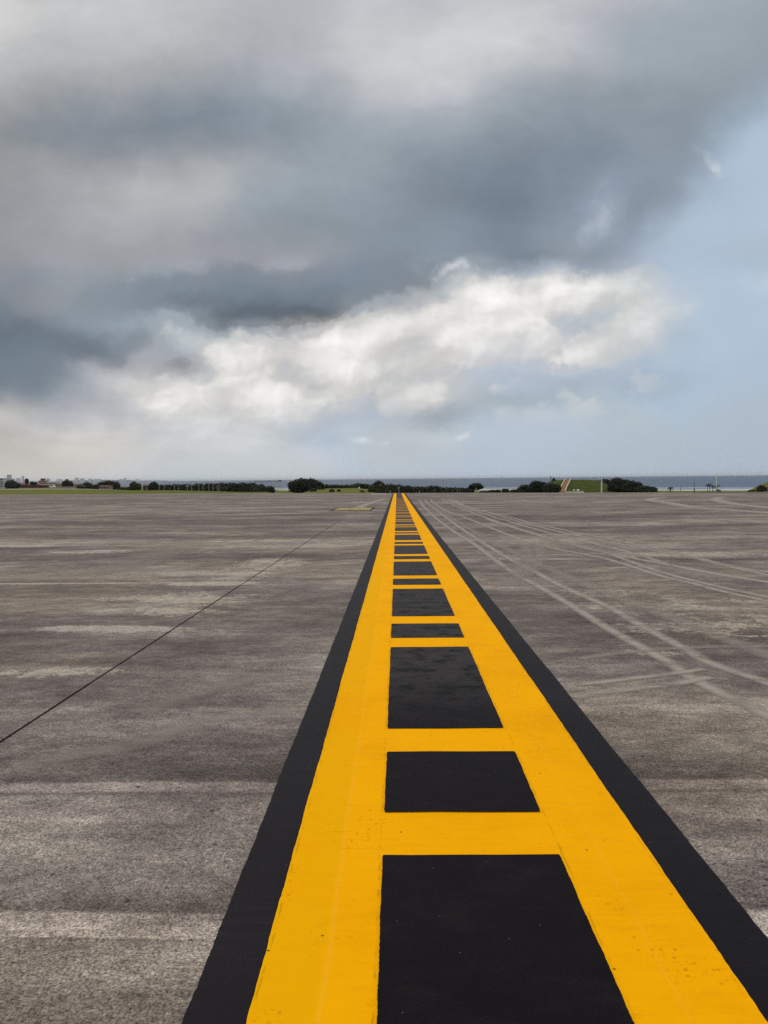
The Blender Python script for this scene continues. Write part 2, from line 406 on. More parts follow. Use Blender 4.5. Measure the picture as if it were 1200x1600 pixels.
def mat_paint(name, kind):
    m, g = new_mat(name)
    geo = g.new('ShaderNodeNewGeometry'); p = E(g, geo.outputs['Position'])
    x, y, z = g.sep(p)
    bru = g.noise(g.xyz(x * 1.2, y * 14.0), 3.0, 6.0, 0.65)
    big = g.noise(g.xyz(x, y * 0.8), 2.2, 5.0, 0.6)
    gr = g.noise(g.xyz(x, y), 190.0, 3.0, 0.7)
    if kind == 'yellow':
        f = 0.5 + (bru - 0.5) * 0.45 + (big - 0.5) * 0.9 + (gr - 0.5) * 0.35
        c = g.ramp(f, [(0.15, (0.82, 0.352, 0.0004)), (0.5, (0.945, 0.418, 0.0004)), (0.85, (0.97, 0.450, 0.001))])
        # overlap ridges left by two spray passes
        for x0, k in ((-0.186, .28), (0.640, .15)):
            rr = g.smooth(0.010, 0.001, g.math('ABSOLUTE', x - x0 + (g.noise(g.xyz(y, x), 1.3, 2.0, .5) - 0.5) * 0.02))
            c = g.mix(rr * k, c, (0.90, 0.46, 0.03))
        halfw = g.smooth(-0.185, -0.205, x) * g.smooth(0.25, 0.6, big)
        c = g.mix(halfw * 0.5, c, (0.81, 0.405, 0.0004))
        # aged: grey grime in the far stretch
        wear = g.smooth(0.56, 0.80, g.noise(g.xyz(x * 3.0, y * 9.0), 2.0, 7.0, 0.7))
        c = g.mix(wear * 0.16, c, (0.40, 0.20, 0.02))
        # broken lines of black overspray left along the masking tape
        for x0, k in ((-0.337, .7), (0.795, .5), (-0.0645, .8), (0.5195, .8)):
            dx_ = g.math('ABSOLUTE', x - x0 + (g.noise(g.xyz(y * 9.0, x), 1.0, 4.0, .6) - 0.5) * 0.010)
            brkn = g.smooth(0.46, 0.60, g.noise(g.xyz(x * 2.0 + x0 * 40, y), 7.0, 5.0, 0.75))
            c = g.mix(g.smooth(0.0048, 0.0012, dx_) * brkn * k * 0.5, c, (0.20, 0.125, 0.004))
        clus = g.smooth(0.50, 0.68, g.noise(g.xyz(x + 3, y), 4.0, 4.0, 0.6))
        for sc_, k in ((38.0, .42), (85.0, .4)):
            vs_ = g.voro(g.xyz(x, y), sc_, feature='F1'); vcol = g.lum(g.voro(g.xyz(x, y), sc_, feature='F1', out='Color'))
            c = g.mix(g.smooth(0.30, 0.12, vs_) * g.smooth(0.62, 0.75, vcol) * clus * k, c, (0.42, 0.135, 0.003))
        scr = g.smooth(0.66, 0.74, g.noise(g.xyz(x * 2.0, y * 40.0), 1.6, 4.0, 0.7)) * g.smooth(0.45, 0.65, big)
        c = g.mix(scr * 0.4, c, (0.50, 0.21, 0.004))
        vd = g.voro(g.xyz(x, y), 2.6, feature='F1')
        c = g.mix(g.smooth(0.016, 0.006, vd) * 0.8, c, (0.10, 0.05, 0.02))
        g.b.inputs['Roughness'].default_value = 0.75
    elif kind == 'worn yellow':
        f = g.noise(g.xyz(x * 1.5, y * 0.9), 2.0, 5.0, 0.7)
        c = g.ramp(f, [(0.36, (0.11, 0.095, 0.07)), (0.5, (0.36, 0.27, 0.10)), (0.65, (0.58, 0.40, 0.13))])
    else:
        f = 0.5 + (bru - 0.5) * 0.7 + (big - 0.5) * 0.9 + (gr - 0.5) * 0.5
        if kind == 'black':
            c = g.ramp(f, [(0.2, (0.0044, 0.0026, 0.0044)), (0.55, (0.0066, 0.0042, 0.0066)), (0.9, (0.014, 0.011, 0.013))])
        else:
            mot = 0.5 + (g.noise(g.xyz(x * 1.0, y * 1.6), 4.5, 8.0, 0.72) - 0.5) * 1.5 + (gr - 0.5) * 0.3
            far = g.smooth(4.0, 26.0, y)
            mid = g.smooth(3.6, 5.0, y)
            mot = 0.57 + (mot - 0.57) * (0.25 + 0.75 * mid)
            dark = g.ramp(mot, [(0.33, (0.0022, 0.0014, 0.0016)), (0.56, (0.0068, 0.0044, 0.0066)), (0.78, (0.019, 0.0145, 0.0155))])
            worn_or_sheen = g.ramp(g.noise(g.xyz(x * 1.1, y * 1.5), 4.6, 9.0, 0.80), [(0.40, (0.036, 0.0310, 0.0315)), (0.52, (0.029, 0.0245, 0.0252)), (0.60, (0.0050, 0.0036, 0.0038)), (0.72, (0.0060, 0.0040, 0.0045))])  # paler beyond the near boxes: grazing sheen put into the colour, with dark stains
            dark = g.mix(mid, dark, worn_or_sheen)
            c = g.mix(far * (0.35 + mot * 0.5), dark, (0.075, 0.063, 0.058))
        c = g.scale(c, g.math('MAXIMUM', 1.0 + (gr - 0.5) * 2.4, 0.1))
        vd = g.voro(g.xyz(x, y), 4.0, feature='F1')
        c = g.mix(g.smooth(0.014, 0.006, vd) * 0.4, c, (0.12, 0.12, 0.12))
        g.b.inputs['Roughness'].default_value = 0.62
    g.b.inputs['Specular IOR Level'].default_value = 0.015 if 'yellow' in kind else 0.10 if kind == 'black' else 0.05
    g.put(g.b.inputs['Base Color'], c)
    bp = g.new('ShaderNodeBump'); bp.inputs['Strength'].default_value = 0.35; bp.inputs['Distance'].default_value = 0.003
    g.put(bp.inputs['Height'], gr + bru); g.l.new(bp.outputs[0], g.b.inputs['Normal'])
    return m

def mat_track():
    m, g = new_mat('scuffed_track')
    geo = g.new('ShaderNodeNewGeometry'); p = E(g, geo.outputs['Position'])
    x, y, z = g.sep(p)
    at_ = g.new('ShaderNodeAttribute'); at_.attribute_name = 'edge'
    ed = E(g, at_.outputs['Fac'])
    n = 0.5 + (g.noise(g.xyz(x * 1.2, y * 2.2), 3.0, 9.0, 0.8) - 0.5) * 1.5
    gr = g.noise(g.xyz(x, y), 110.0, 3.0, 0.75)
    al = ed * g.math('ADD', 0.95, (n - 0.5) * 1.7 + (gr - 0.5) * 0.5 * g.smooth(9.0, 4.0, y), clamp=True)
    g.put(g.b.inputs['Base Color'], g.mix(n, (0.275, 0.238, 0.200), (0.41, 0.362, 0.305)))
    g.b.inputs['Roughness'].default_value = 0.9; g.b.inputs['Specular IOR Level'].default_value = 0.15
    g.put(g.b.inputs['Alpha'], al)
    return m

def mat_land():
    m, g = new_mat('coastal_ground')
    geo = g.new('ShaderNodeNewGeometry'); p = E(g, geo.outputs['Position'])
    x, y, z = g.sep(p)
    n1 = g.noise(g.xyz(x * 0.5, y), 0.06, 6.0, 0.6); n2 = g.noise(g.xyz(x, y), 0.9, 5.0, 0.7)
    gras = g.ramp(n1 * 0.6 + n2 * 0.4, [(0.30, (0.066, 0.078, 0.002)), (0.5, (0.108, 0.124, 0.004)), (0.66, (0.145, 0.146, 0.012))])
    sand = g.ramp(n2, [(0.3, (0.34, 0.31, 0.25)), (0.7, (0.46, 0.43, 0.36))])
    f = g.smooth(-4.75, -5.0, z + (n1 - 0.5) * 0.5)
    c = g.mix(f, gras, sand)
    dirt = g.smooth(0.60, 0.72, g.noise(g.xyz(x * 0.4, y), 0.11, 5.0, 0.6))
    c = g.mix(dirt * 0.7 * (1.0 - f), c, (0.20, 0.165, 0.115))
    g.put(g.b.inputs['Base Color'], c)
    g.b.inputs['Roughness'].default_value = 0.95; g.b.inputs['Specular IOR Level'].default_value = 0.1
    return m

def mat_sea():
    m, g = new_mat('sea_water')
    geo = g.new('ShaderNodeNewGeometry'); p = E(g, geo.outputs['Position'])
    x, y, z = g.sep(p)
    n = g.noise(g.xyz(x * 0.35, y), 0.02, 6.0, 0.6)
    n2 = g.noise(g.xyz(x * 0.004, y * 0.012), 1.0, 5.0, 0.6)
    c = g.ramp(n * 0.5 + n2 * 0.5, [(0.35, (0.024, 0.054, 0.105)), (0.65, (0.058, 0.100, 0.165))])
    g.put(g.b.inputs['Base Color'], c)
    g.b.inputs['Roughness'].default_value = 0.42
    g.b.inputs['IOR'].default_value = 1.33
    bp = g.new('ShaderNodeBump'); bp.inputs['Strength'].default_value = 0.8; bp.inputs['Distance'].default_value = 1.2
    g.put(bp.inputs['Height'], g.noise(g.xyz(x * 0.5, y), 0.15, 4.0, 0.6)); g.l.new(bp.outputs[0], g.b.inputs['Normal'])
    return m

def mat_foam():
    m, g = new_mat('sea_foam')
    geo = g.new('ShaderNodeNewGeometry'); p = E(g, geo.outputs['Position'])
    x, y, z = g.sep(p)
    n = g.noise(g.xyz(x * 0.5, y * 1.2), 0.05, 6.0, 0.65)
    at_ = g.new('ShaderNodeAttribute'); at_.attribute_name = 'edge'
    ed = E(g, at_.outputs['Fac'])
    g.put(g.b.inputs['Base Color'], (0.80, 0.80, 0.78)); g.b.inputs['Roughness'].default_value = 0.9
    g.put(g.b.inputs['Alpha'], g.smooth(0.36, 0.52, n * 0.75 + ed * 0.28))
    return m

def mat_leaf(name, dark, light):
    m, g = new_mat(name)
    geo = g.new('ShaderNodeNewGeometry')
    rnd = E(g, geo.outputs['Random Per Island'])
    p = E(g, geo.outputs['Position'])
    n = g.noise(p, 0.55, 3.0, 0.6, dim='3D')
    f = g.math('ADD', rnd * 0.55, n * 1.1 - 0.35, clamp=True)
    g.put(g.b.inputs['Base Color'], g.mix(f, dark, light))
    g.b.inputs['Roughness'].default_value = 0.6; g.b.inputs['Specular IOR Level'].default_value = 0.2
    return m

CONC = mat_concrete()
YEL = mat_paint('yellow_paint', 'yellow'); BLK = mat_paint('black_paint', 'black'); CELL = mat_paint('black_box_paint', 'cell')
WYEL = mat_paint('worn_yellow_paint', 'worn yellow')
TRACK = mat_track(); LAND = mat_land(); SEA = mat_sea(); FOAM = mat_foam()
LEAF_D = mat_leaf('leaf_dark_green', (0.006, 0.009, 0.005), (0.032, 0.044, 0.018))
LEAF_O = mat_leaf('leaf_olive', (0.014, 0.018, 0.006), (0.066, 0.072, 0.022))
LEAF_B = mat_leaf('leaf_brownish', (0.016, 0.012, 0.008), (0.048, 0.034, 0.020))
LEAF_G = mat_leaf('leaf_grey_green', (0.012, 0.015, 0.013), (0.050, 0.058, 0.044))
BARK = plain('bark', (0.10, 0.080, 0.060), .35, 4)
WHITE = plain('white_paint', (0.78, 0.77, 0.73), .08, 2, .5)
POSTW = plain('weathered_white_metal', (0.36, 0.355, 0.34), .15, 2, .6)
GREYP = plain('grey_painted_metal', (0.30, 0.30, 0.30), .15, 2, .5)
DARKP = plain('dark_metal', (0.05, 0.052, 0.055), .2, 3, .6)
CREAM = plain('cream_wall', (0.62, 0.58, 0.50), .12, .4)
PALEW = plain('pale_wall', (0.48, 0.48, 0.47), .10, .3)
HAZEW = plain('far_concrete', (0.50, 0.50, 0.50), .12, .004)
REDW = plain('red_brown_wall', (0.080, 0.026, 0.020), .3, .5)
REDR = plain('faded_red_roof', (0.17, 0.085, 0.075), .25, .5)
PINK = plain('pink_wall', (0.30, 0.20, 0.175), .15, .5)
TINR = plain('grey_tin_roof', (0.30, 0.28, 0.28), .2, .5)
GLASSD = plain('dark_window', (0.022, 0.024, 0.028), .3, 1, .25, .5)
TANP = plain('tan_concrete', (0.40, 0.27, 0.15), .2, 1)
TANL = plain('pale_tan_kerb', (0.55, 0.43, 0.27), .15, 1)
ROADC = plain('pale_road', (0.36, 0.33, 0.30), .15, .05, .9)
HILLG = None
def mat_turf(name, a, b, c_):
    m, g = new_mat(name)
    geo = g.new('ShaderNodeNewGeometry'); p = E(g, geo.outputs['Position'])
    n = g.noise(p, 0.5, 7.0, 0.65, dim='3D')
    g.put(g.b.inputs['Base Color'], g.ramp(n, [(0.3, a), (0.5, b), (0.72, c_)]))
    g.b.inputs['Roughness'].default_value = 0.95; g.b.inputs['Specular IOR Level'].default_value = 0.1
    return m
TURF = mat_turf('mound_turf', (0.026, 0.036, 0.003), (0.046, 0.060, 0.005), (0.074, 0.084, 0.012))
TURF2 = mat_turf('bright_mound_turf', (0.050, 0.068, 0.008), (0.105, 0.130, 0.016), (0.165, 0.160, 0.035))
FARLAND = plain('far_land', (0.075, 0.085, 0.080), .3, .002)

# ------------------------------------------------------------------ mesh helpers
def tag(o, label=None, cat=None, group=None, kind=None):
    if label: o['label'] = label
    if cat: o['category'] = cat
    if group: o['group'] = group
    if kind: o['kind'] = kind
    return o

def obj(name, bm, m, parent=None, smooth=False):
    me = bpy.data.meshes.new(name)
    bm.normal_update(); bm.to_mesh(me); bm.free()
    if smooth:
        for p in me.polygons: p.use_smooth = True
    if m: me.materials.append(m)
    o = bpy.data.objects.new(name, me); col.objects.link(o)
    if parent: o.parent = parent
    return o

def thing(name, loc, label, cat, group=None, rz=0.0):
    o = bpy.data.objects.new(name, None); col.objects.link(o)
    o.location = loc; o.rotation_euler = (0, 0, rz)
    o.empty_display_size = 0.2
    return tag(o, label, cat, group)

def box(bm, x0, x1, y0, y1, z0, z1):
    vs = [bm.verts.new(c) for c in ((x0, y0, z0), (x1, y0, z0), (x1, y1, z0), (x0, y1, z0), (x0, y0, z1), (x1, y0, z1), (x1, y1, z1), (x0, y1, z1))]
    for f in ((3, 2, 1, 0), (4, 5, 6, 7), (0, 1, 5, 4), (1, 2, 6, 5), (2, 3, 7, 6), (3, 0, 4, 7)):
        bm.faces.new([vs[i] for i in f])

def tube(bm, pts, rads, seg=8, cap=True):
    rings = []
    for i, p in enumerate(pts):
        p = Vector(p)
        d = (Vector(pts[min(i + 1, len(pts) - 1)]) - Vector(pts[max(i - 1, 0)])).normalized()
        a = d.cross(Vector((0, 1, 0.01)) if abs(d.y) < 0.9 else Vector((1, 0, 0))).normalized()
        b = d.cross(a)
        rings.append([bm.verts.new(p + (a * math.cos(k * 2 * math.pi / seg) + b * math.sin(k * 2 * math.pi / seg)) * rads[i]) for k in range(seg)])
    for r0, r1 in zip(rings, rings[1:]):
        for k in range(seg):
            bm.faces.new((r0[k], r0[(k + 1) % seg], r1[(k + 1) % seg], r1[k]))
    if cap:
        bm.faces.new(rings[0][::-1]); bm.faces.new(rings[-1])

# ------------------------------------------------------------------ terrain
PROF = [  # photo column -> (distance, height) profile beyond the apron
 (-900, [(0, 0), (300, -1.8), (700, -3.7), (1200, -4.6), (2600, -5), (2900, -6), (3300, -8)]),
 (100,  [(0, 0), (300, -1.8), (700, -3.7), (1200, -4.6), (1900, -5), (2100, -6), (2400, -8)]),
 (250,  [(0, 0), (200, -1.2), (300, -2.6), (500, -4.5), (900, -4.9), (1000, -6), (1200, -8)]),
 (420,  [(0, 0), (132, -.79), (220, -2.3), (300, -3.7), (490, -5), (590, -6), (700, -8)]),
 (445,  [(0, 0), (96, -.576), (200, -2.8), (300, -4.4), (480, -5), (580, -6), (700, -8)]),
 (470,  [(0, 0), (96, -.576), (200, -2.6), (300, -4.2), (480, -5), (570, -6), (700, -8)]),
 (492,  [(0, 0), (96, -.576), (150, -1.25), (250, -1.7), (300, -3), (450, -5), (550, -6), (650, -8)]),
 (570,  [(0, 0), (96, -.576), (150, -1.25), (250, -1.6), (300, -3), (430, -5), (530, -6), (650, -8)]),
 (597,  [(0, 0), (94, -.564), (200, -2.7), (300, -4.5), (420, -5), (500, -6), (600, -8)]),
 (790,  [(0, 0), (92, -.552), (200, -2.7), (300, -4.5), (400, -5), (470, -6), (570, -8)]),
 (1000, [(0, 0), (80, -.48), (200, -2.9), (300, -4.6), (340, -5), (400, -6), (500, -8)]),
 (1200, [(0, 0), (66, -.40), (200, -3.0), (280, -4.6), (315, -5), (375, -6), (470, -8)]),
 (2200, [(0, 0), (60, -.36), (140, -3.0), (190, -4.6), (220, -5), (260, -6), (330, -8)]),
]
PA = [(tan_az(px), pr) for px, pr in PROF]
def _poly(pr, d):
    for (d0, z0), (d1, z1) in zip(pr, pr[1:]):
        if d <= d1: return z0 + (z1 - z0) * (d - d0) / (d1 - d0)
    return pr[-1][1]
def ground_z(x, y):
    if y <= 5: return -SLOPE * y
    a = x / y
    if a <= PA[0][0]: return _poly(PA[0][1], y)
    for (a0, p0), (a1, p1) in zip(PA, PA[1:]):
        if a <= a1:
            f = (a - a0) / (a1 - a0); f = f * f * (3 - 2 * f)
            return _poly(p0, y) * (1 - f) + _poly(p1, y) * f
    return _poly(PA[-1][1], y)
def coast(a):                    # forward distance of the waterline at x/y = a
    d = 150.0
    while ground_z(a * d, d) > -6.0 and d < 3300: d += 5
    return d

def build_land():
    bm = bmesh.new()
    az = []
    a = PA[0][0]
    while a < PA[-1][0] + 1e-6: az.append(a); a += 0.02
    ds = [-60, 5, 20, 40] + [52 + 6 * i for i in range(20)] + [172 + 12 * i for i in range(20)] + [430 + 30 * i for i in range(12)] + [800 + 120 * i for i in range(22)]
    rows = []
    for d in ds:
        row = []
        for a in az:
            if d <= 5: x, y = a * 400, d - 0.001
            else: x, y = a * max(d, 40 + d * 0.0), d
            z = ground_z(x, y) - 0.06 if d > 5 else -SLOPE * d - 0.06
            row.append(bm.verts.new((x, y, z)))
        rows.append(row)
    for r0, r1 in zip(rows[1:], rows[2:]):
        for i in range(len(az) - 1):
            bm.faces.new((r0[i], r0[i + 1], r1[i + 1], r1[i]))
    o = obj('ground', bm, LAND, smooth=True)
    return tag(o, kind='structure')
build_land()

EDGE = [(-500, 777.5), (-150, 774.0), (0, 772.6), (120, 772.0), (240, 771.3), (420, 770.4), (520, 770.5), (620, 770.2), (800, 769.6), (1000, 769.8), (1200, 770.6), (1400, 772), (1800, 776)]
bm = bmesh.new()
edge = [gp(px, py) for px, py in EDGE]
pts = [Vector((-160, -60, .36)), Vector((160, -60, .36))] + [Vector((160, 40, -.24))] + edge[::-1] + [Vector((-160, 40, -.24))]
bm.faces.new([bm.verts.new(p) for p in pts])
bmesh.ops.triangulate(bm, faces=bm.faces[:])
tag(obj('apron', bm, CONC), kind='structure')

# road beyond the grass on the left
bm = bmesh.new()
l0 = [at(px, hz(px) + dy, 318) for px, dy in ((-500, 0), (470, 0))]
rows = []
for px in range(-520, 261, 30):
    e1 = []
    k = 330 - max(0, px) * 0.28
    for dd in (k, k + 70 - max(0, px) * .2):
        a = tan_az(px)
        e1.append(bm.verts.new((a * dd, dd, ground_z(a * dd, dd) + 0.05)))
    rows.append(e1)
for r0, r1 in zip(rows, rows[1:]): bm.faces.new((r0[0], r1[0], r1[1], r0[1]))
tag(obj('road', bm, ROADC), kind='structure')

# sea, surf
bm = bmesh.new()
vs = [bm.verts.new(v) for v in ((-42000, 120, -6), (42000, 120, -6), (42000, 42000, -6), (-42000, 42000, -6))]
bm.faces.new(vs)
tag(obj('sea', bm, SEA), kind='structure')

def ribbon(bm, lay, rows, edges):
    vr = []
    for row in rows:
        r = []
        for p, e in zip(row, edges):
            v = bm.verts.new(p); v[lay] = e; r.append(v)
        vr.append(r)
    for r0, r1 in zip(vr, vr[1:]):
        for i in range(len(r0) - 1): bm.faces.new((r0[i], r0[i + 1], r1[i + 1], r1[i]))

bm = bmesh.new(); lay = bm.verts.layers.float.new('edge')
for k, (o0, wd, zz) in enumerate(((-6, 16, -5.90), (38, 10, -5.93), (75, 7, -5.95))):
    rows = []
    a = tan_az(425)
    while a < tan_az(1500):
        c = coast(a) + o0 + 6 * math.sin(a * 31 + k * 2) + 3 * math.sin(a * 97 + k)
        rows.append([Vector((a * (c + q), c + q, zz)) for q in (0, wd * .3, wd * .7, wd)])
        a += 0.006
    ribbon(bm, lay, rows, (0, 1, 1, 0))
tag(obj('surf', bm, FOAM), kind='stuff')

# ------------------------------------------------------------------ painted lines
XL0 = gp(285, 1600).x
def xs(px, py): return gp(px, py).x
X_BL = -0.490; X_YL = -0.346; X_CL = -0.056; X_CR = 0.509; X_YR = 0.803; X_BR = 0.957
Y_END = gp(620, 770.9).y
def zz(y, h): return -SLOPE * y + h
def wob(y, seed, amp):
    return amp * (math.sin(y * 7.1 + seed) * .45 + math.sin(y * 17.3 + seed * 2.1) * .35 + math.sin(y * 41.0 + seed * 3.7) * .3 + math.sin(y * 3.0 + seed) * .6)

def strip(bm, xa, xb, y0, y1, h, amp, seed):
    ys = []; y = y0
    while y < y1:
        ys.append(y); y += 0.007 + 0.005 * max(0, y) if y > 1 else 0.2
    ys.append(y1)
    prev = None
    for y in ys:
        j = (random.random() - .5) * amp * .9; j2 = (random.random() - .5) * amp * .9
        v = (bm.verts.new((xa + wob(y, seed, amp) + j, y, zz(y, h))), bm.verts.new((xb + wob(y, seed + 5, amp) + j2, y, zz(y, h))))
        if prev: bm.faces.new((prev[0], prev[1], v[1], v[0]))
        prev = v
bm = bmesh.new(); strip(bm, X_BL, X_BR, -8, Y_END, 0.004, 0.002, 1.0)
tag(obj('black_road_marking', bm, BLK), kind='structure')
bm = bmesh.new(); strip(bm, X_YL, X_YR, -8, Y_END, 0.008, 0.0017, 3.0)
tag(obj('yellow_road_marking', bm, YEL), kind='structure')
CELLS = [(1341, 1760), (1178, 1273), (1013, 1141), (976, 998), (921, 964), (905, 914.5), (878, 899.7), (869.3, 874), (852.5, 866), (847, 850), (835.6, 844), (831.7, 833.6)]
bm = bmesh.new()
per = 0
spans = []
for top, bot in CELLS:
    spans.append((gp(700, bot).y if bot < 1700 else -2.0, gp(700, top).y))
y = spans[-1][1]
k0 = spans[-2][1]
period = (spans[10][1] - spans[2][1]) / 4.0
k = k0
while k + period < 62:
    k += period
    spans.append((k - period + 1.42 * period / 3.3 - .02, k)) if False else None
    long0 = k - (spans[10][1] - spans[10][0]); 
    spans.append((long0, k))
    if k + period * .22 < 62: spans.append((k + period * .105, k + period * .30))
for i, (a, b) in enumerate(spans):
    s0 = 0.012 * (random.random() - .5)
    n = max(4, int((b - max(a, 1.2)) / (0.008 + 0.006 * max(0, a))))
    n = min(n, 160)
    prev = None
    for j in range(n + 1):
        f = j / n
        y = a + (b - a) * f if a > 1 or j == 0 else 1.2 + (b - 1.2) * f
        rc = 0.003 if j in (0, n) else 0.0
        am = 0.0014
        xl = X_CL + wob(y, 9 + i, am) + rc + (random.random() - .5) * .0016
        xr = X_CR + wob(y, 15 + i, am) - rc + (random.random() - .5) * .0016 + s0 * .3
        m_ = 6
        row = []
        for q in range(m_ + 1):
            xx = xl + (xr - xl) * q / m_
            dy = wob(xx * 3 + i, 4, .002) if j in (0, n) else 0
            row.append(bm.verts.new((xx, y + dy, zz(y, 0.012))))
        if prev:
            for q in range(m_): bm.faces.new((prev[q], prev[q + 1], row[q + 1], row[q]))
        prev = row
# the farthest stretch is painted over completely between the two lines
strip(bm, X_CL, X_CR, spans[-1][1] + .4, Y_END - .2, 0.012, 0.004, 2.0)
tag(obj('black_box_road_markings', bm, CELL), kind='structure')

# painted sign panel on the apron left of the line
def sheet(name, quad_px, m, h):
    bm = bmesh.new()
    bm.faces.new([bm.verts.new(gp(px, py) + Vector((0, 0, h))) for px, py in quad_px])
    return tag(obj(name, bm, m), kind='structure')
sheet('painted_sign_road_marking', ((513, 798.2), (579.5, 798.2), (587, 793.0), (529, 793.0)), BLK, .004)
sheet('painted_sign_panel_road_marking', ((520, 797.6), (577.5, 797.6), (582, 793.6), (531, 793.6)), WYEL, .008)
sheet('pale_edge_road_marking', ((579, 772.4), (603, 772.4), (604, 771.5), (580, 771.5)), plain('worn_white_paint', (0.36, 0.34, 0.31), .25, 2), .004)

# slab joints
JOINT = plain('joint_sealant', (0.014, 0.012, 0.011), .4, 20, .9, .03)
def joint(name, x0, w, y0, y1):
    bm = bmesh.new(); strip(bm, x0 - w / 2, x0 + w / 2, y0, y1, 0.003, w * .12, x0)
    tag(obj(name, bm, JOINT), kind='structure')
joint('road_joint', gp(0, 1160).x, 0.0115, 0.5, gp(530, 813).y)
joint('road_joint_far', gp(0, 799.5).x, 0.16, 20, 75)

# tyre tracks: pale scuffs
def smooth_poly(p, sub=6):
    out = []
    for i in range(len(p) - 1):
        p0 = p[max(i - 1, 0)]; p1 = p[i]; p2 = p[i + 1]; p3 = p[min(i + 2, len(p) - 1)]
        for k in range(sub):
            t = k / sub
            out.append(0.5 * ((2 * p1) + (p2 - p0) * t + (2 * p0 - 5 * p1 + 4 * p2 - p3) * t * t + (3 * p1 - p0 - 3 * p2 + p3) * t ** 3))
    out.append(p[-1]); return out
TR = [
 ((655, 781), (661, 790), (676, 805), (700, 824), (742, 851), (775, 876), (808, 898), (871, 933), (950, 982), (1036, 1030), (1100, 1070), (1200, 1118), (1300, 1168)),
 ((664, 781), (672, 790), (690, 803), (715, 822), (750, 845), (790, 870), (820, 885), (880, 917), (950, 948), (1006, 980), (1069, 1013), (1110, 1036), (1200, 1067), (1300, 1105)),
 ((673, 780), (677, 785), (695, 797), (723, 807), (750, 818), (790, 834), (830, 848), (880, 860), (950, 874), (1033, 900), (1080, 911), (1133, 925), (1220, 944)),
 ((689, 779), (705, 787), (723, 795), (757, 808), (783, 817), (830, 832), (900, 851), (950, 865), (1033, 894), (1133, 919), (1220, 937)),
 ((697, 779), (713, 787), (733, 795), (763, 805), (797, 815), (830, 825), (890, 841), (960, 857), (1040, 880)),
 ((705, 780), (717, 787), (747, 797), (780, 804), (805, 810), (833, 818), (875, 827), (907, 834), (942, 840), (1000, 852), (1060, 864), (1145, 885), (1220, 897)),
 ((712, 781), (722, 788), (760, 800), (800, 812), (842, 823), (883, 833), (907, 838), (950, 847), (983, 852), (1033, 862), (1083, 872), (1150, 888), (1220, 903)),
 ((1040, 777), (1020, 779), (1016, 781.5), (1040, 785), (1080, 792), (1130, 796), (1220, 803)),
 ((1130, 776.5), (1119, 779), (1122, 782), (1140, 786), (1170, 790), (1220, 795)),
 ((895, 1090), (940, 1083), (996, 1076), (1060, 1068), (1110, 1058)),
 ((900, 1071), (960, 1064), (1050, 1053), (1100, 1046)),
 ((790, 915), (812, 902), (836, 882), (845, 866), (838, 848)),
 ((800, 898), (818, 885), (826, 870), (820, 850)),
 ((460, 1106), (380, 1118), (300, 1132), (225, 1160), (120, 1180), (20, 1200)),
 ((455, 1050), (380, 1065), (300, 1085), (215, 1115)),
 ((300, 845), (210, 880), (100, 900), (-30, 905)),
 ((760, 811), (840, 836), (930, 860), (1040, 882), (1130, 899), (1230, 914)),
 ((668, 786), (700, 806), (760, 842), (840, 880), (930, 920), (1040, 962), (1200, 1024), (1300, 1062)),
 ((1230, 868), (1120, 872), (1010, 869), (920, 858), (850, 842)),
 ((905, 1030), (980, 1020), (1090, 1012), (1230, 1010)),
 ((600, 780), (585, 784), (568, 790), (555, 797)),
]
WD = {9: .06, 10: .05, 11: .16, 12: .14, 13: .10, 14: .12, 15: .5, 7: .45, 8: .45, 16: .1, 17: .12, 18: .2, 19: .06, 20: .3}
bm = bmesh.new(); lay = bm.verts.layers.float.new('edge')
for k, tr in enumerate(TR):
    p = smooth_poly([gp(*q) for q in tr])
    rows = []
    for i, q in enumerate(p):
        dr = (p[min(i + 1, len(p) - 1)] - p[max(i - 1, 0)]).normalized()
        nrm = Vector((dr.y, -dr.x, 0)).normalized()
        w = WD.get(k, .072) * (1 + 0.010 * max(0, q.y - 5))
        rows.append([Vector(((q + nrm * w * e).x, (q + nrm * w * e).y, -SLOPE * (q + nrm * w * e).y + 0.0022 + k * 0.0001)) for e in (-1, -.45, 0, .45, 1)])
    s_ = .42 if k in (13, 14, 15) else .55 if k in (11, 12, 17, 18, 19) else 1.0
    ribbon(bm, lay, rows, (0, .8 * s_, s_, .8 * s_, 0))
tag(obj('tyre_marks', bm, TRACK), kind='structure')

# ------------------------------------------------------------------ vegetation
def leaf_quads(bm, c, r, n, size, up=0.3, shell=0.75):
    for _ in range(n):
        while True:
            v = Vector((random.uniform(-1, 1), random.uniform(-1, 1), random.uniform(-1, 1)))
            if 0.05 < v.length < 1: break
        v = v.normalized() * (shell + (1.06 - shell) * random.random() ** .7) if random.random() < .8 else v
        if random.random() < .16: v = v * random.uniform(1.05, 1.26)
        p = Vector((c[0] + v.x * r[0], c[1] + v.y * r[1], c[2] + v.z * r[2]))
        nrm = (v.normalized() + Vector((random.gauss(0, .6), random.gauss(0, .6), random.gauss(0, .6) + up))).normalized()
        a = nrm.orthogonal().normalized(); b = nrm.cross(a)
        th = random.random() * 6.28
        a, b = a * math.cos(th) + b * math.sin(th), b * math.cos(th) - a * math.sin(th)
        s = size * random.uniform(.55, 1.3)
        q = [p + a * s, p + b * s * .55, p - a * s, p - b * s * .55]
        bm.faces.new([bm.verts.new(x) for x in q])

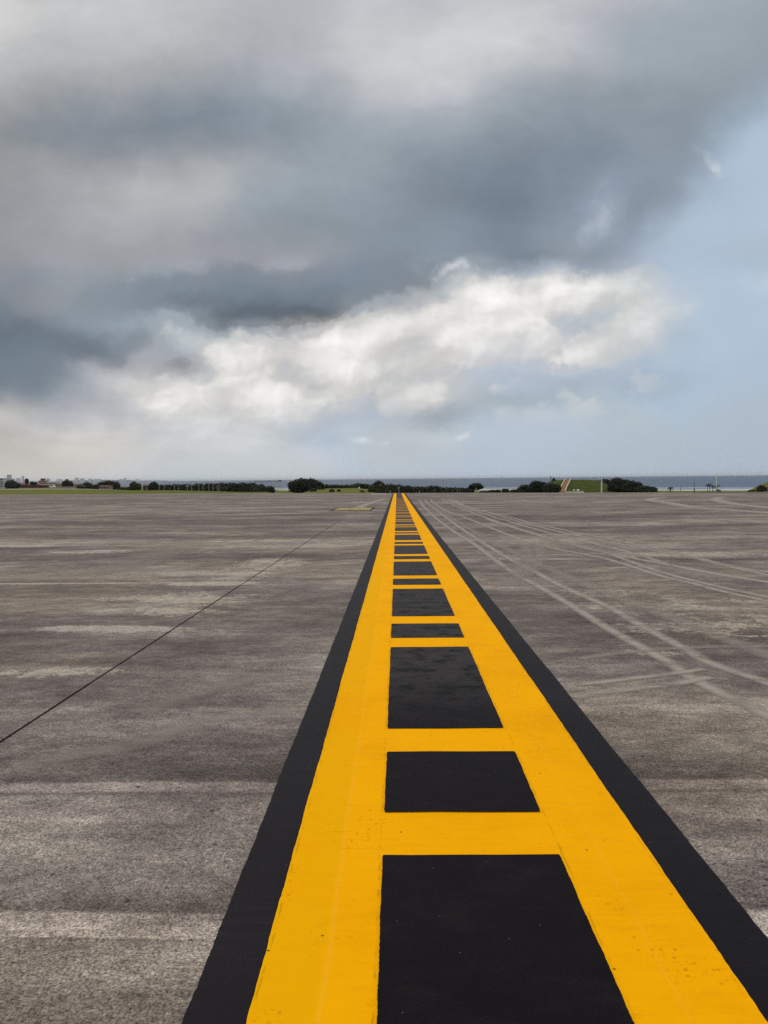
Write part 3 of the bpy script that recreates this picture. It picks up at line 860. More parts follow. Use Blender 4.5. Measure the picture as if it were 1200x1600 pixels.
def core(bm, c, r, k=.72):
    res = bmesh.ops.create_icosphere(bm, subdivisions=2, radius=1.0)
    ph = [random.random() * 6.28 for _ in range(3)]
    for v in res['verts']:
        d = v.co.copy()
        f = k * (1 + .16 * math.sin(d.x * 5 + ph[0]) * math.sin(d.y * 5 + ph[1]) + .1 * math.sin(d.z * 7 + ph[2]))
        v.co = Vector((c[0] + d.x * r[0] * f, c[1] + d.y * r[1] * f, c[2] + d.z * r[2] * f))

LEAFS = dict(d=LEAF_D, o=LEAF_O, b=LEAF_B, g=LEAF_G)
def tree(name, px0, px1, pyt, pyb, dist, label, cat, group, leaf='d', lobes=None, stem=True, low=0.0, density=1.0, bury=0.0):
    """crown fills photo columns px0..px1 and rows pyt..pyb when seen from the viewer; standing on the ground at dist"""
    pc = (px0 + px1) / 2
    a = tan_az(pc); x = a * dist
    gz = ground_z(x, dist)
    top = at(pc, pyt, dist).z
    bot = at(pc, pyb, dist).z
    W = (px1 - px0) / F * dist
    root = thing(name, (x, dist, gz), label, cat, group)
    zb = bot - gz; zt = top - gz
    if not stem: zb = min(zb, 0.0) - .15
    H = zt - zb
    lb = lobes or [(0, .5, .5, .5)]
    bm = bmesh.new()
    for (lx, lz, rx, rz) in lb:      # lobe centre/size in units of width and height
        c = (lx * W, random.uniform(-.12, .12) * W, zb + lz * H)
        r = (rx * W, max(rx * W * .7, .4), rz * H)
        core(bm, c, r)
        size = max(.10, min(.32, .0011 * dist * .9))
        n = int(density * 5.2 * (r[0] * r[2] * 3.14 * 1.6) / (size * size))
        leaf_quads(bm, c, r, max(60, min(n, 2200)), size)
    obj('crown', bm, LEAFS[leaf], root)
    if stem:
        bm = bmesh.new()
        h0 = zb + H * .55
        tr = max(.06, W * .022)
        tube(bm, [(0, 0, -.4), (W * .01, 0, h0 * .4), (-W * .015, 0, h0)], [tr * 1.4, tr, tr * .7], 7)
        for s in (-1, 1):
            tube(bm, [(0, 0, h0 * .45), (s * W * .12, .1, h0 * .8), (s * W * .22, .15, h0 * 1.1)], [tr * .7, tr * .5, tr * .25], 6)
        obj('trunk', bm, BARK, root)
    return root

T = tree
GL = 'trees along the grass on the left'
# far left
T('tree', 7, 30, 750, 763, 470, 'big rounded grey-green tree beside the pale apartment block', 'tree', None, 'g', [(-.05, .45, .42, .55), (.25, .35, .3, .4), (-.3, .3, .22, .35)], low=0)
T('tree', 39, 45.5, 748.2, 757, 560, 'small dark round tree rising above the red-brown houses', 'tree', None, 'd', [(0, .55, .5, .5)])
T('tree', 47, 58, 751.8, 758, 580, 'low dark tree crown behind the long red roof', 'tree', None, 'd', [(-.2, .5, .35, .45), (.25, .45, .3, .4)])
T('tree', 97, 115, 749, 762.5, 430, 'thin brownish tree with a pointed top between two pink-walled houses', 'tree', None, 'b', [(-.05, .45, .3, .55), (-.32, .4, .2, .4), (.3, .38, .22, .36), (0, .2, .4, .25)], density=.7)
T('tree', 128, 146, 753, 764, 400, 'dull green tree standing behind the low olive scrub', 'tree', None, 'g', [(-.1, .5, .38, .45), (.25, .4, .26, .4)])
T('tree', 153, 187, 751.3, 765.5, 380, 'largest dark spreading tree, over a small pink-roofed house', 'tree', None, 'd', [(0, .6, .3, .4), (-.3, .5, .24, .4), (.28, .45, .26, .45), (.1, .3, .35, .3)])
T('tree', 201, 221, 753, 766, 330, 'olive green tree to the left of the red-roofed hut', 'tree', None, 'o', [(-.1, .55, .3, .45), (.2, .4, .28, .42), (-.25, .3, .25, .3)])
T('tree', 231, 249, 753, 766.5, 310, 'dark round tree just right of the red-roofed hut', 'tree', None, 'd', [(.05, .55, .34, .45), (-.25, .4, .26, .4), (.3, .35, .22, .36)])
B = lambda *a, **k: tree(*a, stem=False, **k)
B('bush', 120, 134, 758, 763.5, 390, 'low olive scrub in front of the dull green tree', 'bush', None, 'o', [(-.2, .5, .34, .45), (.22, .45, .3, .4)])
B('bush', 143, 157, 757.2, 764.5, 370, 'small dark bush left of the spreading tree', 'bush', None, 'd', [(0, .5, .45, .5)])
B('bush', 183, 204, 760.5, 765.8, 350, 'flat dark bush filling the gap right of the spreading tree', 'bush', None, 'd', [(-.2, .4, .35, .45), (.2, .4, .35, .45)])
HG = 'bushes of the long dark thicket behind the white posts'
hed = [(246, 264, 757.5, 767, 'b', 'brownish bush at the left end of the thicket'), (258, 280, 757, 767.4, 'b', 'wide brown bush behind the third and fourth white posts'),
       (275, 297, 756.6, 767.8, 'd', 'dark bush behind the fifth and sixth white posts'), (292, 312, 756.8, 768, 'o', 'olive bush in the middle of the thicket'),
       (306, 330, 755.8, 768.4, 'd', 'dark bush behind the pair of tall white posts'), (324, 346, 755.2, 768.6, 'b', 'brown-grey bush at the right end of the post row'),
       (340, 366, 754.6, 768.9, 'g', 'grey-green bush just right of the last white post'), (358, 386, 754.2, 769.2, 'd', 'tallest dark bush of the thicket'),
       (376, 402, 754.6, 769.5, 'd', 'dark bush sloping down from the tallest one'), (392, 414, 757, 769.8, 'g', 'greyish bush near the right end of the thicket'), (406, 427.5, 759.8, 770, 'd', 'lowest dark bush ending the thicket beside the beach')]
for i, (p0, p1, yt, yb, lf, lab) in enumerate(hed):
    B('bush', p0 - 1, p1 + 1, yt, yb, 215 - (p0 - 246) * .15, lab, 'bush', HG, lf, [(-.22, .42, .32, .55), (.2, .45, .34, .55), (0, .3, .5, .35)])
# centre
T('tree', 448.5, 505, 747.9, 769.5, 215, 'broad flat-topped black-green tree alone beside the beach gap', 'tree', None, 'd',
  [(-.08, .68, .24, .32), (.16, .66, .2, .32), (.02, .45, .36, .42), (-.37, .52, .12, .32), (.36, .42, .15, .34), (-.15, .22, .3, .26), (.2, .22, .3, .26)], density=1.3)
cen = [(500, 523, 756.5, 760.5, 258, 'd', 'low dark bush right of the broad tree on the far field edge'), (518, 540, 756.8, 760.3, 262, 'd', 'low dark bush with a bump, centre of the far field edge'),
       (536, 556, 757.2, 761, 258, 'o', 'faded olive bush on the far field edge'), (550, 579, 755, 760.5, 264, 'd', 'long dark hump of bush on the far field edge beside the white sign post')]
for p0, p1, yt, yb, d, lf, lab in cen:
    B('bush', p0, p1, yt, yb, d, lab, 'bush', 'bushes along the far edge of the field', lf, [(-.2, .45, .36, .5), (.22, .4, .32, .45)])
fld = [(514, 522.5, 764.2, 769.3, 150, 'd', 'round black bush alone on the field, the bigger of two'), (526, 532, 764.8, 768, 155, 'd', 'small dark bush right beside the round black one on the field'),
       (484, 494, 763.5, 768.5, 165, 'g', 'greyish low shrub at the foot of the broad tree'), (562, 569, 766, 768.7, 140, 'd', 'flat dark shrub on the field below the white sign post')]
for p0, p1, yt, yb, d, lf, lab in fld:
    B('bush', p0, p1, yt, yb, d, lab, 'bush', 'shrubs dotted over the grass field', lf, [(0, .45, .5, .55)])
T('tree', 581, 601, 751.5, 767, 190, 'dark domed tree left of the yellow line above an olive thicket', 'tree', None, 'd', [(.05, .7, .32, .3), (-.22, .5, .25, .35), (.25, .5, .25, .35)])
HC = 'bushes of the thicket at the end of the yellow line'
hc = [(577, 598, 757.2, 769.6, 'o', 'olive bush under the domed dark tree'), (592, 612, 755.8, 769.8, 'o', 'pale olive bush left of the end of the yellow line'),
      (606, 628, 756.5, 769.9, 'o', 'olive bush right behind the end of the yellow line'), (620, 642, 758.2, 769.9, 'd', 'dark green bush just right of the yellow line end'),
      (636, 658, 759.6, 769.8, 'o', 'flat-topped low bush in the middle of the thicket'), (654, 672, 760, 769.8, 'd', 'dark bush left of the taller square bush'),
      (669, 685, 758.6, 769.7, 'd', 'taller squarish black bush standing out of the thicket'), (682, 702, 761, 769.7, 'd', 'low dark bush right of the squarish one'),
      (698, 718, 761.4, 769.6, 'o', 'low olive bush behind two thin posts'), (714, 738, 761.6, 769.5, 'd', 'low bush at the foot of the umbrella-shaped tree')]
for i, (p0, p1, yt, yb, lf, lab) in enumerate(hc):
    B('bush', p0 - 1, p1 + 1, yt, yb, 165 + (i % 3) * 5, lab, 'bush', HC, lf, [(-.2, .42, .34, .55), (.22, .42, .34, .52), (0, .25, .5, .35)])
T('tree', 732.5, 755, 755, 765.5, 160, 'umbrella-shaped tree with a visible trunk beside the pale beach', 'tree', None, 'd', [(0, .6, .4, .4), (-.3, .45, .2, .3), (.3, .42, .2, .32), (.05, .3, .3, .3)])
ro = [(750, 768, 766.3, 769.4, 'd', 'ankle-high dark shrub strip right of the umbrella-shaped tree'), (764, 784, 765, 769.4, 'd', 'low shrub before the pale beach'),
      (784, 795.5, 763.2, 769.3, 'd', 'small round bush standing alone before the surf'), (798, 814, 763.8, 769.4, 'd', 'low shrub at the left foot of the trees by the mound')]
for p0, p1, yt, yb, lf, lab in ro:
    B('bush', p0, p1, yt, yb, 150, lab, 'bush', 'low shrubs in front of the beach', lf, [(-.2, .4, .34, .5), (.22, .42, .32, .5)])

# ------------------------------------------------------------------ grassy mounds
def mound(name, rows, m, kind='structure'):
    """rows: list of (distance, [(px, py), ...]) laid from near foot to far side"""
    bm = bmesh.new(); vr = []
    for dist, pts in rows:
        vr.append([bm.verts.new(at(px, py, dist)) for px, py in pts])
    for r0, r1 in zip(vr, vr[1:]):
        for i in range(len(r0) - 1): bm.faces.new((r0[i], r0[i + 1], r1[i + 1], r1[i]))
    bmesh.ops.subdivide_edges(bm, edges=bm.edges[:], cuts=3, use_grid_fill=True)
    for v in bm.verts:
        v.co.z += .10 * math.sin(v.co.x * 1.7) * math.sin(v.co.y * 1.3 + 1)
    return tag(obj(name, bm, m, smooth=True), kind=kind)
mound('hill', [
    (196, [(812, 774), (850, 774), (880, 774), (920, 774), (960, 774), (992, 774)]),
    (203, [(816, 771), (850, 769.2), (880, 769), (920, 769), (955, 769), (985, 770)]),
    (212, [(826, 768), (856, 758), (884, 757), (920, 757), (945, 758.5), (975, 767)]),
    (221, [(838, 764), (862, 751.8), (887, 750.2), (920, 750), (935, 751), (960, 761)]),
    (236, [(840, 764), (864, 750.6), (888, 749.6), (920, 749.6), (934, 750.4), (958, 761)]),
    (262, [(828, 775), (850, 772), (884, 772), (920, 772), (950, 772), (975, 776)])], TURF)
mound('bright_hill', [
    (150, [(1140, 775), (1170, 774), (1200, 774), (1235, 774), (1290, 774), (1340, 774)]),
    (156, [(1160, 770.4), (1175, 769), (1200, 768), (1235, 768), (1290, 768), (1330, 769)]),
    (164, [(1166, 769), (1180, 763), (1200, 759.5), (1235, 758), (1280, 759), (1320, 767)]),
    (172, [(1168, 768.5), (1182, 760), (1200, 753.6), (1235, 751), (1275, 753), (1310, 765)]),
    (182, [(1168, 769), (1182, 761), (1200, 753.8), (1235, 750.6), (1275, 753), (1310, 765)]),
    (205, [(1150, 776), (1175, 776), (1200, 776), (1235, 776), (1280, 776), (1330, 776)])], TURF2)
MT = 'trees on the flanks of the grassy mound'
mt = [(810, 838, 757.5, 769.7, 196, 'd', 'dark tree at the left end of the mound, stepping down to the shore'), (826, 856, 751.4, 769.8, 193, 'd', 'tallest dark tree on the left flank of the mound'),
      (848, 876, 754.5, 769.8, 190, 'd', 'dark tree against the turf left of the tan stairway'),
      (934, 962, 748.8, 760.5, 232, 'd', 'dark tree behind the white pole on the mound top'), (950, 985, 747, 768.5, 205, 'd', 'tallest dark tree on the right flank of the mound'),
      (975, 1004, 751.5, 769.9, 198, 'd', 'dark tree to the right of the tallest one, sloping seawards'), (996, 1026.5, 759.3, 770, 194, 'd', 'lowest dark tree at the seaward right end of the mound')]
for p0, p1, yt, yb, d, lf, lab in mt:
    T('tree', p0, p1, yt, yb, d, lab, 'tree', MT, lf, [(-.1, .6, .34, .4), (.22, .45, .3, .42), (-.3, .38, .24, .4), (0, .25, .46, .3)], density=1.2)
B('bush', 860.5, 872, 748.3, 751.5, 226, 'small bush on the mound top beside a short post', 'bush', None, 'd', [(-.15, .5, .4, .5), (.25, .4, .28, .4)])
for p0, p1, yt, yb, lf, lab in ((1183, 1199, 757.8, 766, 'b', 'dark brown shrub on the bright green mound'), (1170, 1184, 764.5, 770, 'o', 'yellowish shrub at the foot of the bright green mound')):
    B('bush', p0, p1, yt, yb, 157, lab, 'bush', None, lf, [(-.2, .45, .35, .5), (.2, .4, .35, .45)], density=.7)

# stairway up the mound
def stairway():
    path = [at(878.2, 769.8, 202.5), at(880.2, 764.3, 206.2), at(882, 760, 209.0), at(883.8, 756.4, 211.8), at(885.6, 752.9, 216), at(887.3, 749.7, 221)]
    b0 = path[0]
    root = thing('stairway', b0, 'straight tan stairway climbing the grassy mound', 'stairway')
    loc = [p - b0 + Vector((0, 0, .12)) for p in path]
    bm = bmesh.new()
    for p, q in zip(loc, loc[1:]):
        for i in range(5):
            c = p + (q - p) * ((i + .5) / 5); hy = (q - p).y / 5 * .5
            box(bm, c.x - .62, c.x + .62, c.y - hy, c.y + hy - .004, c.z - .6, c.z + .08)
    obj('steps', bm, TANP, root)
    for s in (-1, 1):
        bm = bmesh.new(); vr = []
        for p in loc:
            o_ = p + Vector((s * .76, 0, .1))
            vr.append([bm.verts.new(o_ + Vector((u, 0, w))) for u, w in ((-.12, -.7), (.12, -.7), (.12, .16), (-.12, .16))])
        for r0, r1 in zip(vr, vr[1:]):
            for k in range(4): bm.faces.new((r0[k], r0[(k + 1) % 4], r1[(k + 1) % 4], r1[k]))
        bm.faces.new(vr[0][::-1]); bm.faces.new(vr[-1])
        obj('kerb', bm, TANL, root)
stairway()

def low_wall():
    d = 190
    p0, p1 = at(884, 770.3, d), at(912.5, 770.3, d)
    top = at(898, 767.9, d).z
    root = thing('low_wall', ((p0.x + p1.x) / 2, d, p0.z), 'long low white wall at the foot of the mound', 'wall')
    w = (p1.x - p0.x) / 2
    bm = bmesh.new(); box(bm, -w, w, -.15, .15, -.6, top - p0.z - .06); obj('wall', bm, WHITE, root)
    bm = bmesh.new(); box(bm, -w - .06, w + .06, -.2, .2, top - p0.z - .06, top - p0.z); obj('coping', bm, CREAM, root)
low_wall()
for px, py, w, lab in ((897, 765.8, 3.0, 'small white canopy, the left of two behind the low white wall'), (903.2, 765.6, 4.4, 'larger white peaked canopy behind the low white wall')):
    d = 196
    c = at(px, py, d); b = at(px, 769, d); hw = w / F * d / 2; h = at(px, py - 1.6, d).z - b.z
    root = thing('canopy', (c.x, d, b.z), lab, 'canopy', 'white canopies behind the low wall')
    bm = bmesh.new()
    vs = [bm.verts.new((x * hw, y * hw, h * .55)) for x, y in ((-1, -1), (1, -1), (1, 1), (-1, 1))]; t_ = bm.verts.new((0, 0, h))
    for i in range(4): bm.faces.new((vs[i], vs[(i + 1) % 4], t_))
    bm.faces.new(vs[::-1]); obj('roof', bm, WHITE, root)
    for x, y in ((-1, -1), (1, -1), (1, 1), (-1, 1)):
        bm = bmesh.new(); tube(bm, [(x * hw * .9, y * hw * .9, -.3), (x * hw * .9, y * hw * .9, h * .55)], [.035, .035], 6); obj('leg', bm, GREYP, root)

# ------------------------------------------------------------------ posts and poles
def post(name, px, pyt, pyb, dist, label, cat, group, r=.06, m=WHITE, head=None, foot=True):
    a = tan_az(px); x = a * dist
    gz = ground_z(x, dist); b = at(px, pyb, dist).z; t_ = at(px, pyt, dist).z
    z0 = min(gz, b)
    root = thing(name, (x, dist, z0), label, cat, group)
    h = t_ - z0
    bm = bmesh.new(); tube(bm, [(0, 0, -.2), (0, 0, h * .5), (0, 0, h)], [r, r * .9, r * .75], 8); obj('pole', bm, m, root)
    if foot:
        bm = bmesh.new(); tube(bm, [(0, 0, -.1), (0, 0, .12)], [r * 2.2, r * 1.8], 8); obj('base', bm, GREYP, root)
    if head == 'bar':
        bm = bmesh.new(); box(bm, -.34, .34, -.05, .05, h + .002, h + .14); obj('crossbar', bm, m, root)
    elif head == 'lamp':
        bm = bmesh.new(); tube(bm, [(0, 0, h), (0, 0, h + .1), (0, 0, h + .16)], [r * 1.6, r * 2.0, r * .8], 8); obj('lamp', bm, m, root)
    elif head == 'sign':
        k = r / .06; bm = bmesh.new(); box(bm, -.19 * k, .19 * k, -r - .05, -r - .02, h - .34 * k, h); obj('sign_panel', bm, m, root)
    elif head == 'ball':
        bm = bmesh.new(); bmesh.ops.create_uvsphere(bm, u_segments=10, v_segments=6, radius=r * 1.7)
        for v in bm.verts: v.co.z += h
        obj('finial', bm, m, root)
    return root
PG = 'white posts standing along the far edge of the grass'
pp = [(221.2, 759.5, 766.3, 'lamp', 'short faint post at the left end of the row, beside the hut'), (229, 758.5, 766.5, 'bar', 'white T-shaped post in front of the red-roofed hut'),
      (248.6, 757, 766.8, 'lamp', 'tall white post at the left end of the brown bushes'), (256.5, 759.5, 767, 'lamp', 'shorter white post right of the tall one by the brown bushes'),
      (272.3, 759.5, 767.6, 'lamp', 'thin white post in front of the wide brown bush'), (279, 757, 767.8, 'lamp', 'tall white post, fourth from the left among the thicket posts'),
      (292.4, 759.8, 768, 'bar', 'short white post with a crossbar in the middle of the thicket'), (299, 758.8, 768, 'lamp', 'pinkish faint post right of the crossbar post'),
      (310.4, 759.4, 768.1, 'lamp', 'short white post before the olive bush'), (317, 758.2, 768.2, 'lamp', 'white post midway between the olive bush and the tall pair'),
      (326.2, 755.6, 768.3, 'lamp', 'tallest pair of posts, the left one'), (332.5, 755.4, 768.4, 'lamp', 'tallest pair of posts, the right one'),
      (339.6, 760, 768.5, 'lamp', 'faint short post just left of the last post'), (342, 759.2, 768.6, 'lamp', 'last white post at the right end of the row')]
for px, yt, yb, hd, lab in pp:
    post('post', px, yt, yb, 158, lab, 'post', PG,   .040, POSTW if 'faint' not in lab else GREYP, hd)
mk = [(561.2, 760.8, 768, 205, 'sign', WHITE, 'small white sign on a post in the grass field'), (609.5, 766, 770.4, 100, None, WHITE, 'short white marker post left of the yellow line end'),
      (623, 761.6, 770, 110, 'sign', WHITE, 'small white plate on a post right behind the yellow line'), (655.3, 767, 770.3, 100, None, WHITE, 'short white marker before the dark thicket'),
      (679.4, 763.5, 770.3, 100, None, GREYP, 'grey post in front of the squarish black bush'), (707.3, 765.8, 770.2, 100, None, GREYP, 'short grey post left of two thin posts'),
      (714.3, 762.2, 770.2, 100, None, GREYP, 'left one of two thin grey posts close together'), (718.6, 762, 770.1, 100, None, GREYP, 'right one of two thin grey posts close together'),
      (743.8, 764.5, 770.2, 98, 'lamp', WHITE, 'white marker at the trunk of the umbrella-shaped tree'), (783.2, 764.5, 770, 98, None, WHITE, 'white marker left of the lone round bush'),
      (860.3, 744.4, 750.8, 226, 'sign', DARKP, 'dark post with a small head on the mound top'), (867, 746.8, 750.5, 226, None, DARKP, 'thin short dark post beside the bush on the mound top')]
for px, yt, yb, d, hd, m, lab in mk:
    post('post', px, yt, yb, d, lab, 'post', None, (.017 if d < 130 else .06), m, hd, foot=False)
post('pole', 940, 745.2, 771.4, 84, 'thick cream-white pole in front of the grassy mound', 'pole', None, .085, CREAM, None)
post('flagpole', 1119.5, 740.5, 771, 150, 'tall thin white flagpole among the palms, without a flag', 'flagpole', None, .075, WHITE, 'ball')
post('pole', 1113.4, 743, 769.5, 175, 'faint thin grey pole left of the white flagpole', 'pole', None, .035, GREYP, None)
post('post', 1063.6, 759.8, 770.6, 150, 'dark post between the single palm and the thicker post by the beach', 'post', None, .05, DARKP, None)
post('post', 1085, 753.5, 771, 150, 'taller dark post with a thick lower half before the surf', 'post', None, .05, DARKP, None)
bm = bmesh.new()
_r = [o for o in bpy.data.objects if o.get('label', '').startswith('taller dark post')][0]
tube(bm, [(0, 0, 0.13), (0, 0, .95)], [.11, .11], 8); obj('sleeve', bm, DARKP, _r)

# ------------------------------------------------------------------ palms
def palm(px, pyt, pyb, wpx, dist, label, lean=0.0):
    a = tan_az(px); x = a * dist
    gz = min(ground_z(x, dist), at(px, pyb, dist).z)
    top = at(px, pyt, dist).z - gz; W = wpx / F * dist
    root = thing('palm_tree', (x, dist, gz), label, 'palm', 'palms on the beach edge')
    hc = top - W * .12
    bm = bmesh.new(); tube(bm, [(0, 0, -.3), (lean * .4, 0, hc * .5), (lean, 0, hc)], [W * .045 + .03, W * .03 + .02, W * .03], 8); obj('trunk', bm, BARK, root)
    for k in range(15):
        az = k * 2.399 + random.random() * .4
        ln = W * .56 * random.uniform(.85, 1.15); lift = random.uniform(.05, .55)
        bm = bmesh.new(); pts = []
        for i in range(7):
            s = i / 6
            pts.append(Vector((lean + math.cos(az) * ln * s, math.sin(az) * ln * s, hc + ln * (lift * s * 1.5 - 1.15 * s * s))))
        sd = Vector((-math.sin(az), math.cos(az), 0))
        for i in range(6):
            w0 = ln * .16 * math.sin(math.pi * (i / 6 * .85 + .12)); w1 = ln * .16 * math.sin(math.pi * ((i + 1) / 6 * .85 + .12))
            for s in (-1, 1):
                dn = Vector((0, 0, -.5))
                bm.faces.new([bm.verts.new(v) for v in (pts[i], pts[i + 1], pts[i + 1] + (sd * s + dn) * w1, pts[i] + (sd * s + dn) * w0 * .6)])
        obj('frond', bm, LEAF_D, root)
palm(1047.5, 760.5, 771, 11, 150, 'low drooping palm standing alone at the left of the beach')
palm(1105.3, 756.5, 771, 8, 150, 'taller palm at the left of the flagpole group', .05)
palm(1109, 755, 771, 9, 152, 'tallest palm of the group left of the flagpole')
palm(1114, 758, 771, 9, 150, 'palm directly left of the flagpole with a full crown', -.05)
palm(1120, 757.2, 771, 9, 154, 'palm behind the white flagpole', .1)
palm(1122.5, 764, 771, 10, 148, 'short stemless palm at the foot of the flagpole')

# ------------------------------------------------------------------ buildings
def building(name, px0, px1, pyt, pyb, dist, label, cat, wall, roof=None, roof_h=1.2, wins=(0, 0), group=None, depth=None, win_m=GLASSD, wf=(.55, .5)):
    pc = (px0 + px1) / 2
    p0, p1 = at(px0, pyb, dist), at(px1, pyb, dist)
    gz = min(p0.z, ground_z(p0.x, dist))
    top = at(pc, pyt, dist).z - gz
    w = (p1.x - p0.x) / 2; dp = depth or max(5, w)
    root = thing(name, ((p0.x + p1.x) / 2, dist, gz), label, cat, group)
    hw = top - (roof_h if roof else .3)
    bm = bmesh.new(); box(bm, -w, w, 0, dp, -1, hw); obj('wall', bm, wall, root)
    if roof:
        bm = bmesh.new(); e = .35
        v = [bm.verts.new(c) for c in ((-w - e, -e, hw), (w + e, -e, hw), (w + e, dp + e, hw), (-w - e, dp + e, hw), (-w * .9, dp / 2, top), (w * .9, dp / 2, top))]
        for f in ((0, 1, 5, 4), (2, 3, 4, 5), (1, 2, 5), (3, 0, 4), (3, 2, 1, 0)): bm.faces.new([v[i] for i in f])
        obj('roof', bm, roof, root)
    else:
        bm = bmesh.new(); box(bm, -w - .12, w + .12, -.12, dp + .12, hw, top); obj('parapet', bm, wall, root)
    nx, nz = wins
    b0 = 1 if False else 0
    gh = at(pc, pyb, dist).z - gz
    for iz in range(nz):
        for ix in range(nx):
            cx = -w + 2 * w * (ix + .5) / nx; cz = gh + (hw - gh) * (iz + .5) / nz
            ww = w / nx * wf[0] * 1.0; wh = (hw - gh) / nz * wf[1] * .5
            bm = bmesh.new(); box(bm, cx - ww, cx + ww, -.05, .06, cz - wh, cz + wh); obj('window', bm, win_m, root)
    return root
building('apartment_block', -16, 5.6, 747.2, 762, 640, 'pale apartment block with dark window bands at the left edge', 'building', PALEW, wins=(3, 5), wf=(.86, .52))
building('house', 27, 46, 754.5, 762.2, 600, 'long red-brown house right of the grey-green tree', 'house', REDW, REDR, 1.3, (5, 1), wf=(.4, .4))
building('house', 44, 63, 754.9, 762.4, 590, 'long red-brown house with a faded roof in the middle of the row', 'house', REDW, REDR, 1.3, (5, 1), wf=(.4, .4))
building('house', 60, 72, 750.8, 760, 640, 'taller pinkish house with several rows of dark windows', 'house', PINK, None, 0, (4, 3), wf=(.6, .45))
building('house', 63, 79, 756.4, 762.4, 585, 'dark red house below the taller pinkish one', 'house', REDW, REDR, .9, (4, 1), wf=(.4, .4))
building('house', 73, 88, 752.2, 760, 620, 'white and grey house with dark openings behind the white van', 'house', PALEW, TINR, .8, (5, 2), wf=(.62, .5))
building('house', 86, 99, 754.8, 761, 560, 'pink-walled house with a flat roof line left of the thin brownish tree', 'house', PINK, REDR, .8, (3, 1), wf=(.4, .4))
building('house', 111, 124, 755.4, 761.6, 520, 'pink-walled house right of the thin brownish tree', 'house', PINK, REDR, .8, (3, 1), wf=(.4, .4))
building('house', 154.5, 170, 758.6, 763.6, 350, 'small house with a pale pink roof and dark openings under the spreading tree', 'house', PINK, REDR, .35, (4, 1), wf=(.62, .7))
building('hut', 223.5, 232.5, 756, 763.5, 330, 'small hut with a faded red roof beside the T-shaped post', 'hut', REDW, REDR, .7, (2, 1), wf=(.4, .4))
building('wall', 96, 130, 760.4, 763.2, 410, 'long low brown wall in front of the pink-walled houses', 'wall', TINR, None, 0, (0, 0), depth=.3)
building('water_tank', 63.5, 66, 747.6, 751.4, 650, 'dark water tank on top of the taller pinkish house', 'water tank', DARKP, None, 0)

# white van beside the houses
def van():
    d = 500
    c = at(82, 762.2, d)
    root = thing('van', (c.x, d, c.z - .2), 'white van parked beside the pale road by the red houses', 'van')
    bm = bmesh.new()
    prof = [(-1.9, .35), (1.9, .35), (1.95, 1.0), (1.3, 1.15), (.9, 1.95), (-1.85, 1.95)]
    f = [bm.verts.new((x, -.85, z)) for x, z in prof]; b = [bm.verts.new((x, .85, z)) for x, z in prof]
    bm.faces.new(f); bm.faces.new(b[::-1])
    for i in range(6): bm.faces.new((f[(i + 1) % 6], f[i], b[i], b[(i + 1) % 6]))
    obj('body', bm, WHITE, root)
    for x in (-1.2, 1.2):
        for y in (-.8, .8):
            bm = bmesh.new(); tube(bm, [(x, y - .1, .36), (x, y + .1, .36)], [.36, .36], 12); obj('wheel', bm, DARKP, root)
    for x0, x1 in ((-1.7, -.4), (-.25, .75)):
        bm = bmesh.new(); box(bm, x0, x1, -.87, -.83, 1.2, 1.75); obj('window', bm, GLASSD, root)
van()

# hazy city far along the coast
cy = [(10.8, 17.2, 741.8, 'broad hazy tower above the grey-green tree', 1500), (34, 37.2, 743.8, 'slim hazy tower left of the small round tree', 1900), (25, 31, 747, 'low hazy block between the two towers', 2100),
      (19, 23, 748, 'small hazy block right behind the broad tower', 2000), (70, 77, 747.6, 'wide hazy block right of the water tank', 2300), (88, 96, 748.6, 'low hazy block above the pink-walled house', 2400),
      (117, 122, 746.2, 'narrow hazy block right of the pointed brownish tree', 2600), (124.5, 131, 747.5, 'pale square hazy block above the olive scrub', 2600), (138, 143, 747.8, 'small hazy block above the dull green tree', 2700),
      (146, 156, 748.6, 'long hazy block left of the spreading tree', 2700), (186, 192, 748.6, 'hazy block with a flat top right of the spreading tree', 2800), (194, 197, 746.8, 'thin hazy tower left of the olive green tree', 2800), (212, 217, 748.8, 'faint hazy block above the olive green tree', 2900)]
for p0, p1, yt, lab, d in cy:
    building('tower_block', p0, p1, yt, hz(p0) + 1.0, d * 4.5, lab, 'building', HAZEW, None, 0, (4, 6) if d < 1600 else (0, 0), 'hazy city blocks along the far coast', wf=(.5, .5), win_m=DARKP)
# far low coast behind the city
bm = bmesh.new()
ro = []
for i in range(48):
    px = -300 + i * 12
    d = 15000
    h = .25 + 3.2 * (.5 + .5 * math.sin(i * .37)) * max(0, 1 - max(0, (px - 60)) / 330) + .6 * math.sin(i * 1.7) * max(0, 1 - max(0, (px - 60)) / 300)
    top = at(px, hz(px) - h, d); b = at(px, hz(px) + 3, d); bk = at(px, hz(px) + 3, d + 900)
    ro.append([bm.verts.new(v) for v in (b, top, at(px, hz(px) - h * .9, d + 900), bk)])
for r0, r1 in zip(ro, ro[1:]):
    for k in range(3): bm.faces.new((r0[k], r1[k], r1[k + 1], r0[k + 1]))
tag(obj('far_hills', bm, FARLAND, smooth=True), kind='structure')

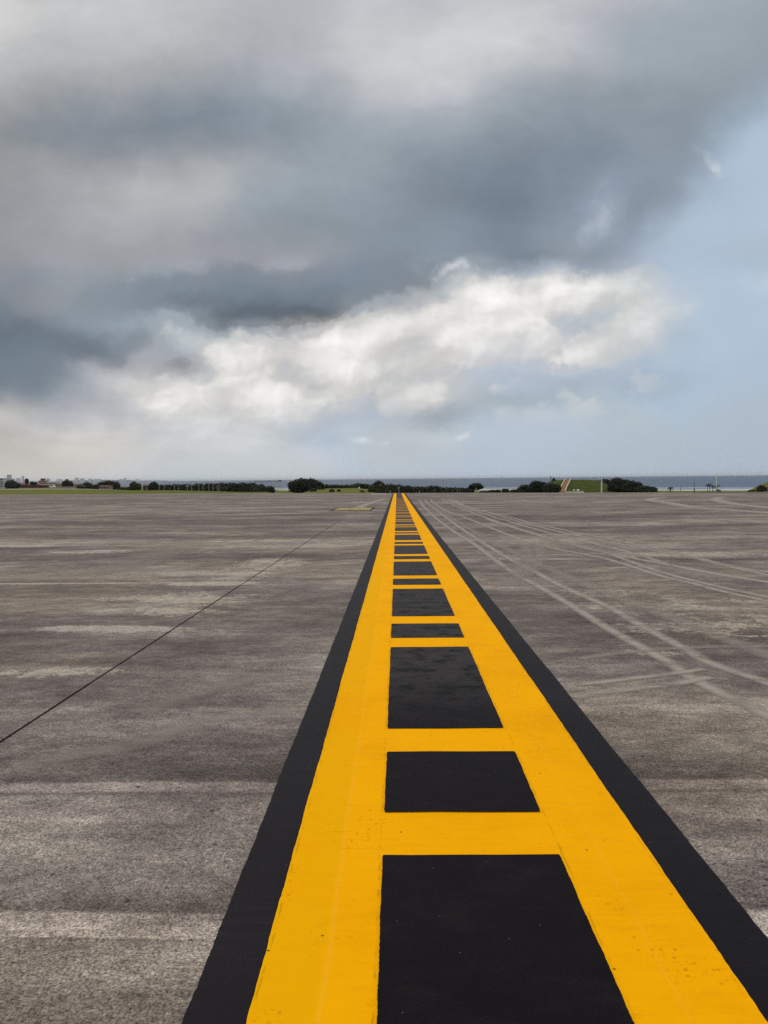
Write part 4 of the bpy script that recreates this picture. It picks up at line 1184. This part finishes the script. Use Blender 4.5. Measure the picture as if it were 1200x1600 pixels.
# light pier in the water left of the broad tree
def pier():
    d = 700
    p0, p1 = at(397, 752, d), at(440, 752, d)
    root = thing('pier', (p0.x, d, -6.2), 'long thin pier on many piles in the sea left of the broad tree', 'pier')
    L = p1.x - p0.x; zt = p0.z + 6.2
    bm = bmesh.new(); box(bm, 0, L, -.8, .8, zt - .25, zt + .12); obj('deck', bm, DARKP, root)
    bm = bmesh.new(); box(bm, L * .86, L, -.5, .5, zt + .125, zt + .7); obj('hut', bm, DARKP, root)
    n = 17
    for i in range(n):
        x = .2 + (L - .4) * i / (n - 1)
        bm = bmesh.new(); tube(bm, [(x, 0, -2), (x, 0, zt - .26)], [.11, .11], 6); obj('pile', bm, GREYP, root)
pier()
# distant ship
c = at(784.5, 745.9, 9000)
root = thing('ship', (c.x, 9000, -6.5), 'faint distant ship on the sea horizon', 'ship')
bm = bmesh.new()
v0 = [(-14, 0, 0), (13, 0, 0), (18, 0, 8), (-16, 0, 7)]
f = [bm.verts.new((x, -5, z)) for x, y, z in v0]; b = [bm.verts.new((x, 5, z)) for x, y, z in v0]
bm.faces.new(f); bm.faces.new(b[::-1])
for i in range(4): bm.faces.new((f[(i + 1) % 4], f[i], b[i], b[(i + 1) % 4]))
obj('hull', bm, HAZEW, root)
bm = bmesh.new(); box(bm, -10, 0, -4, 4, 7.3, 20); obj('bridge', bm, HAZEW, root)
bm = bmesh.new(); tube(bm, [(-5, 0, 20.1), (-5, 0, 33)], [1.6, 1.0], 8); obj('mast', bm, HAZEW, root)

# sea air
bm = bmesh.new(); box(bm, -43000, 43000, -200, 43000, -9, 46)
hm = bpy.data.materials.new('sea_air'); hm.use_nodes = True
hg = G(hm.node_tree)
for n in list(hg.n): hg.n.remove(n)
ho = hg.new('ShaderNodeOutputMaterial'); hv = hg.new('ShaderNodeVolumePrincipled')
hv.inputs['Color'].default_value = (0.86, 0.90, 0.95, 1); hv.inputs['Density'].default_value = HAZE; hv.inputs['Anisotropy'].default_value = 0.0
hg.l.new(hv.outputs[0], ho.inputs['Volume'])
tag(obj('haze', bm, hm), kind='stuff')

sc.cycles.use_denoising = False
sc.cycles.max_bounces = 6
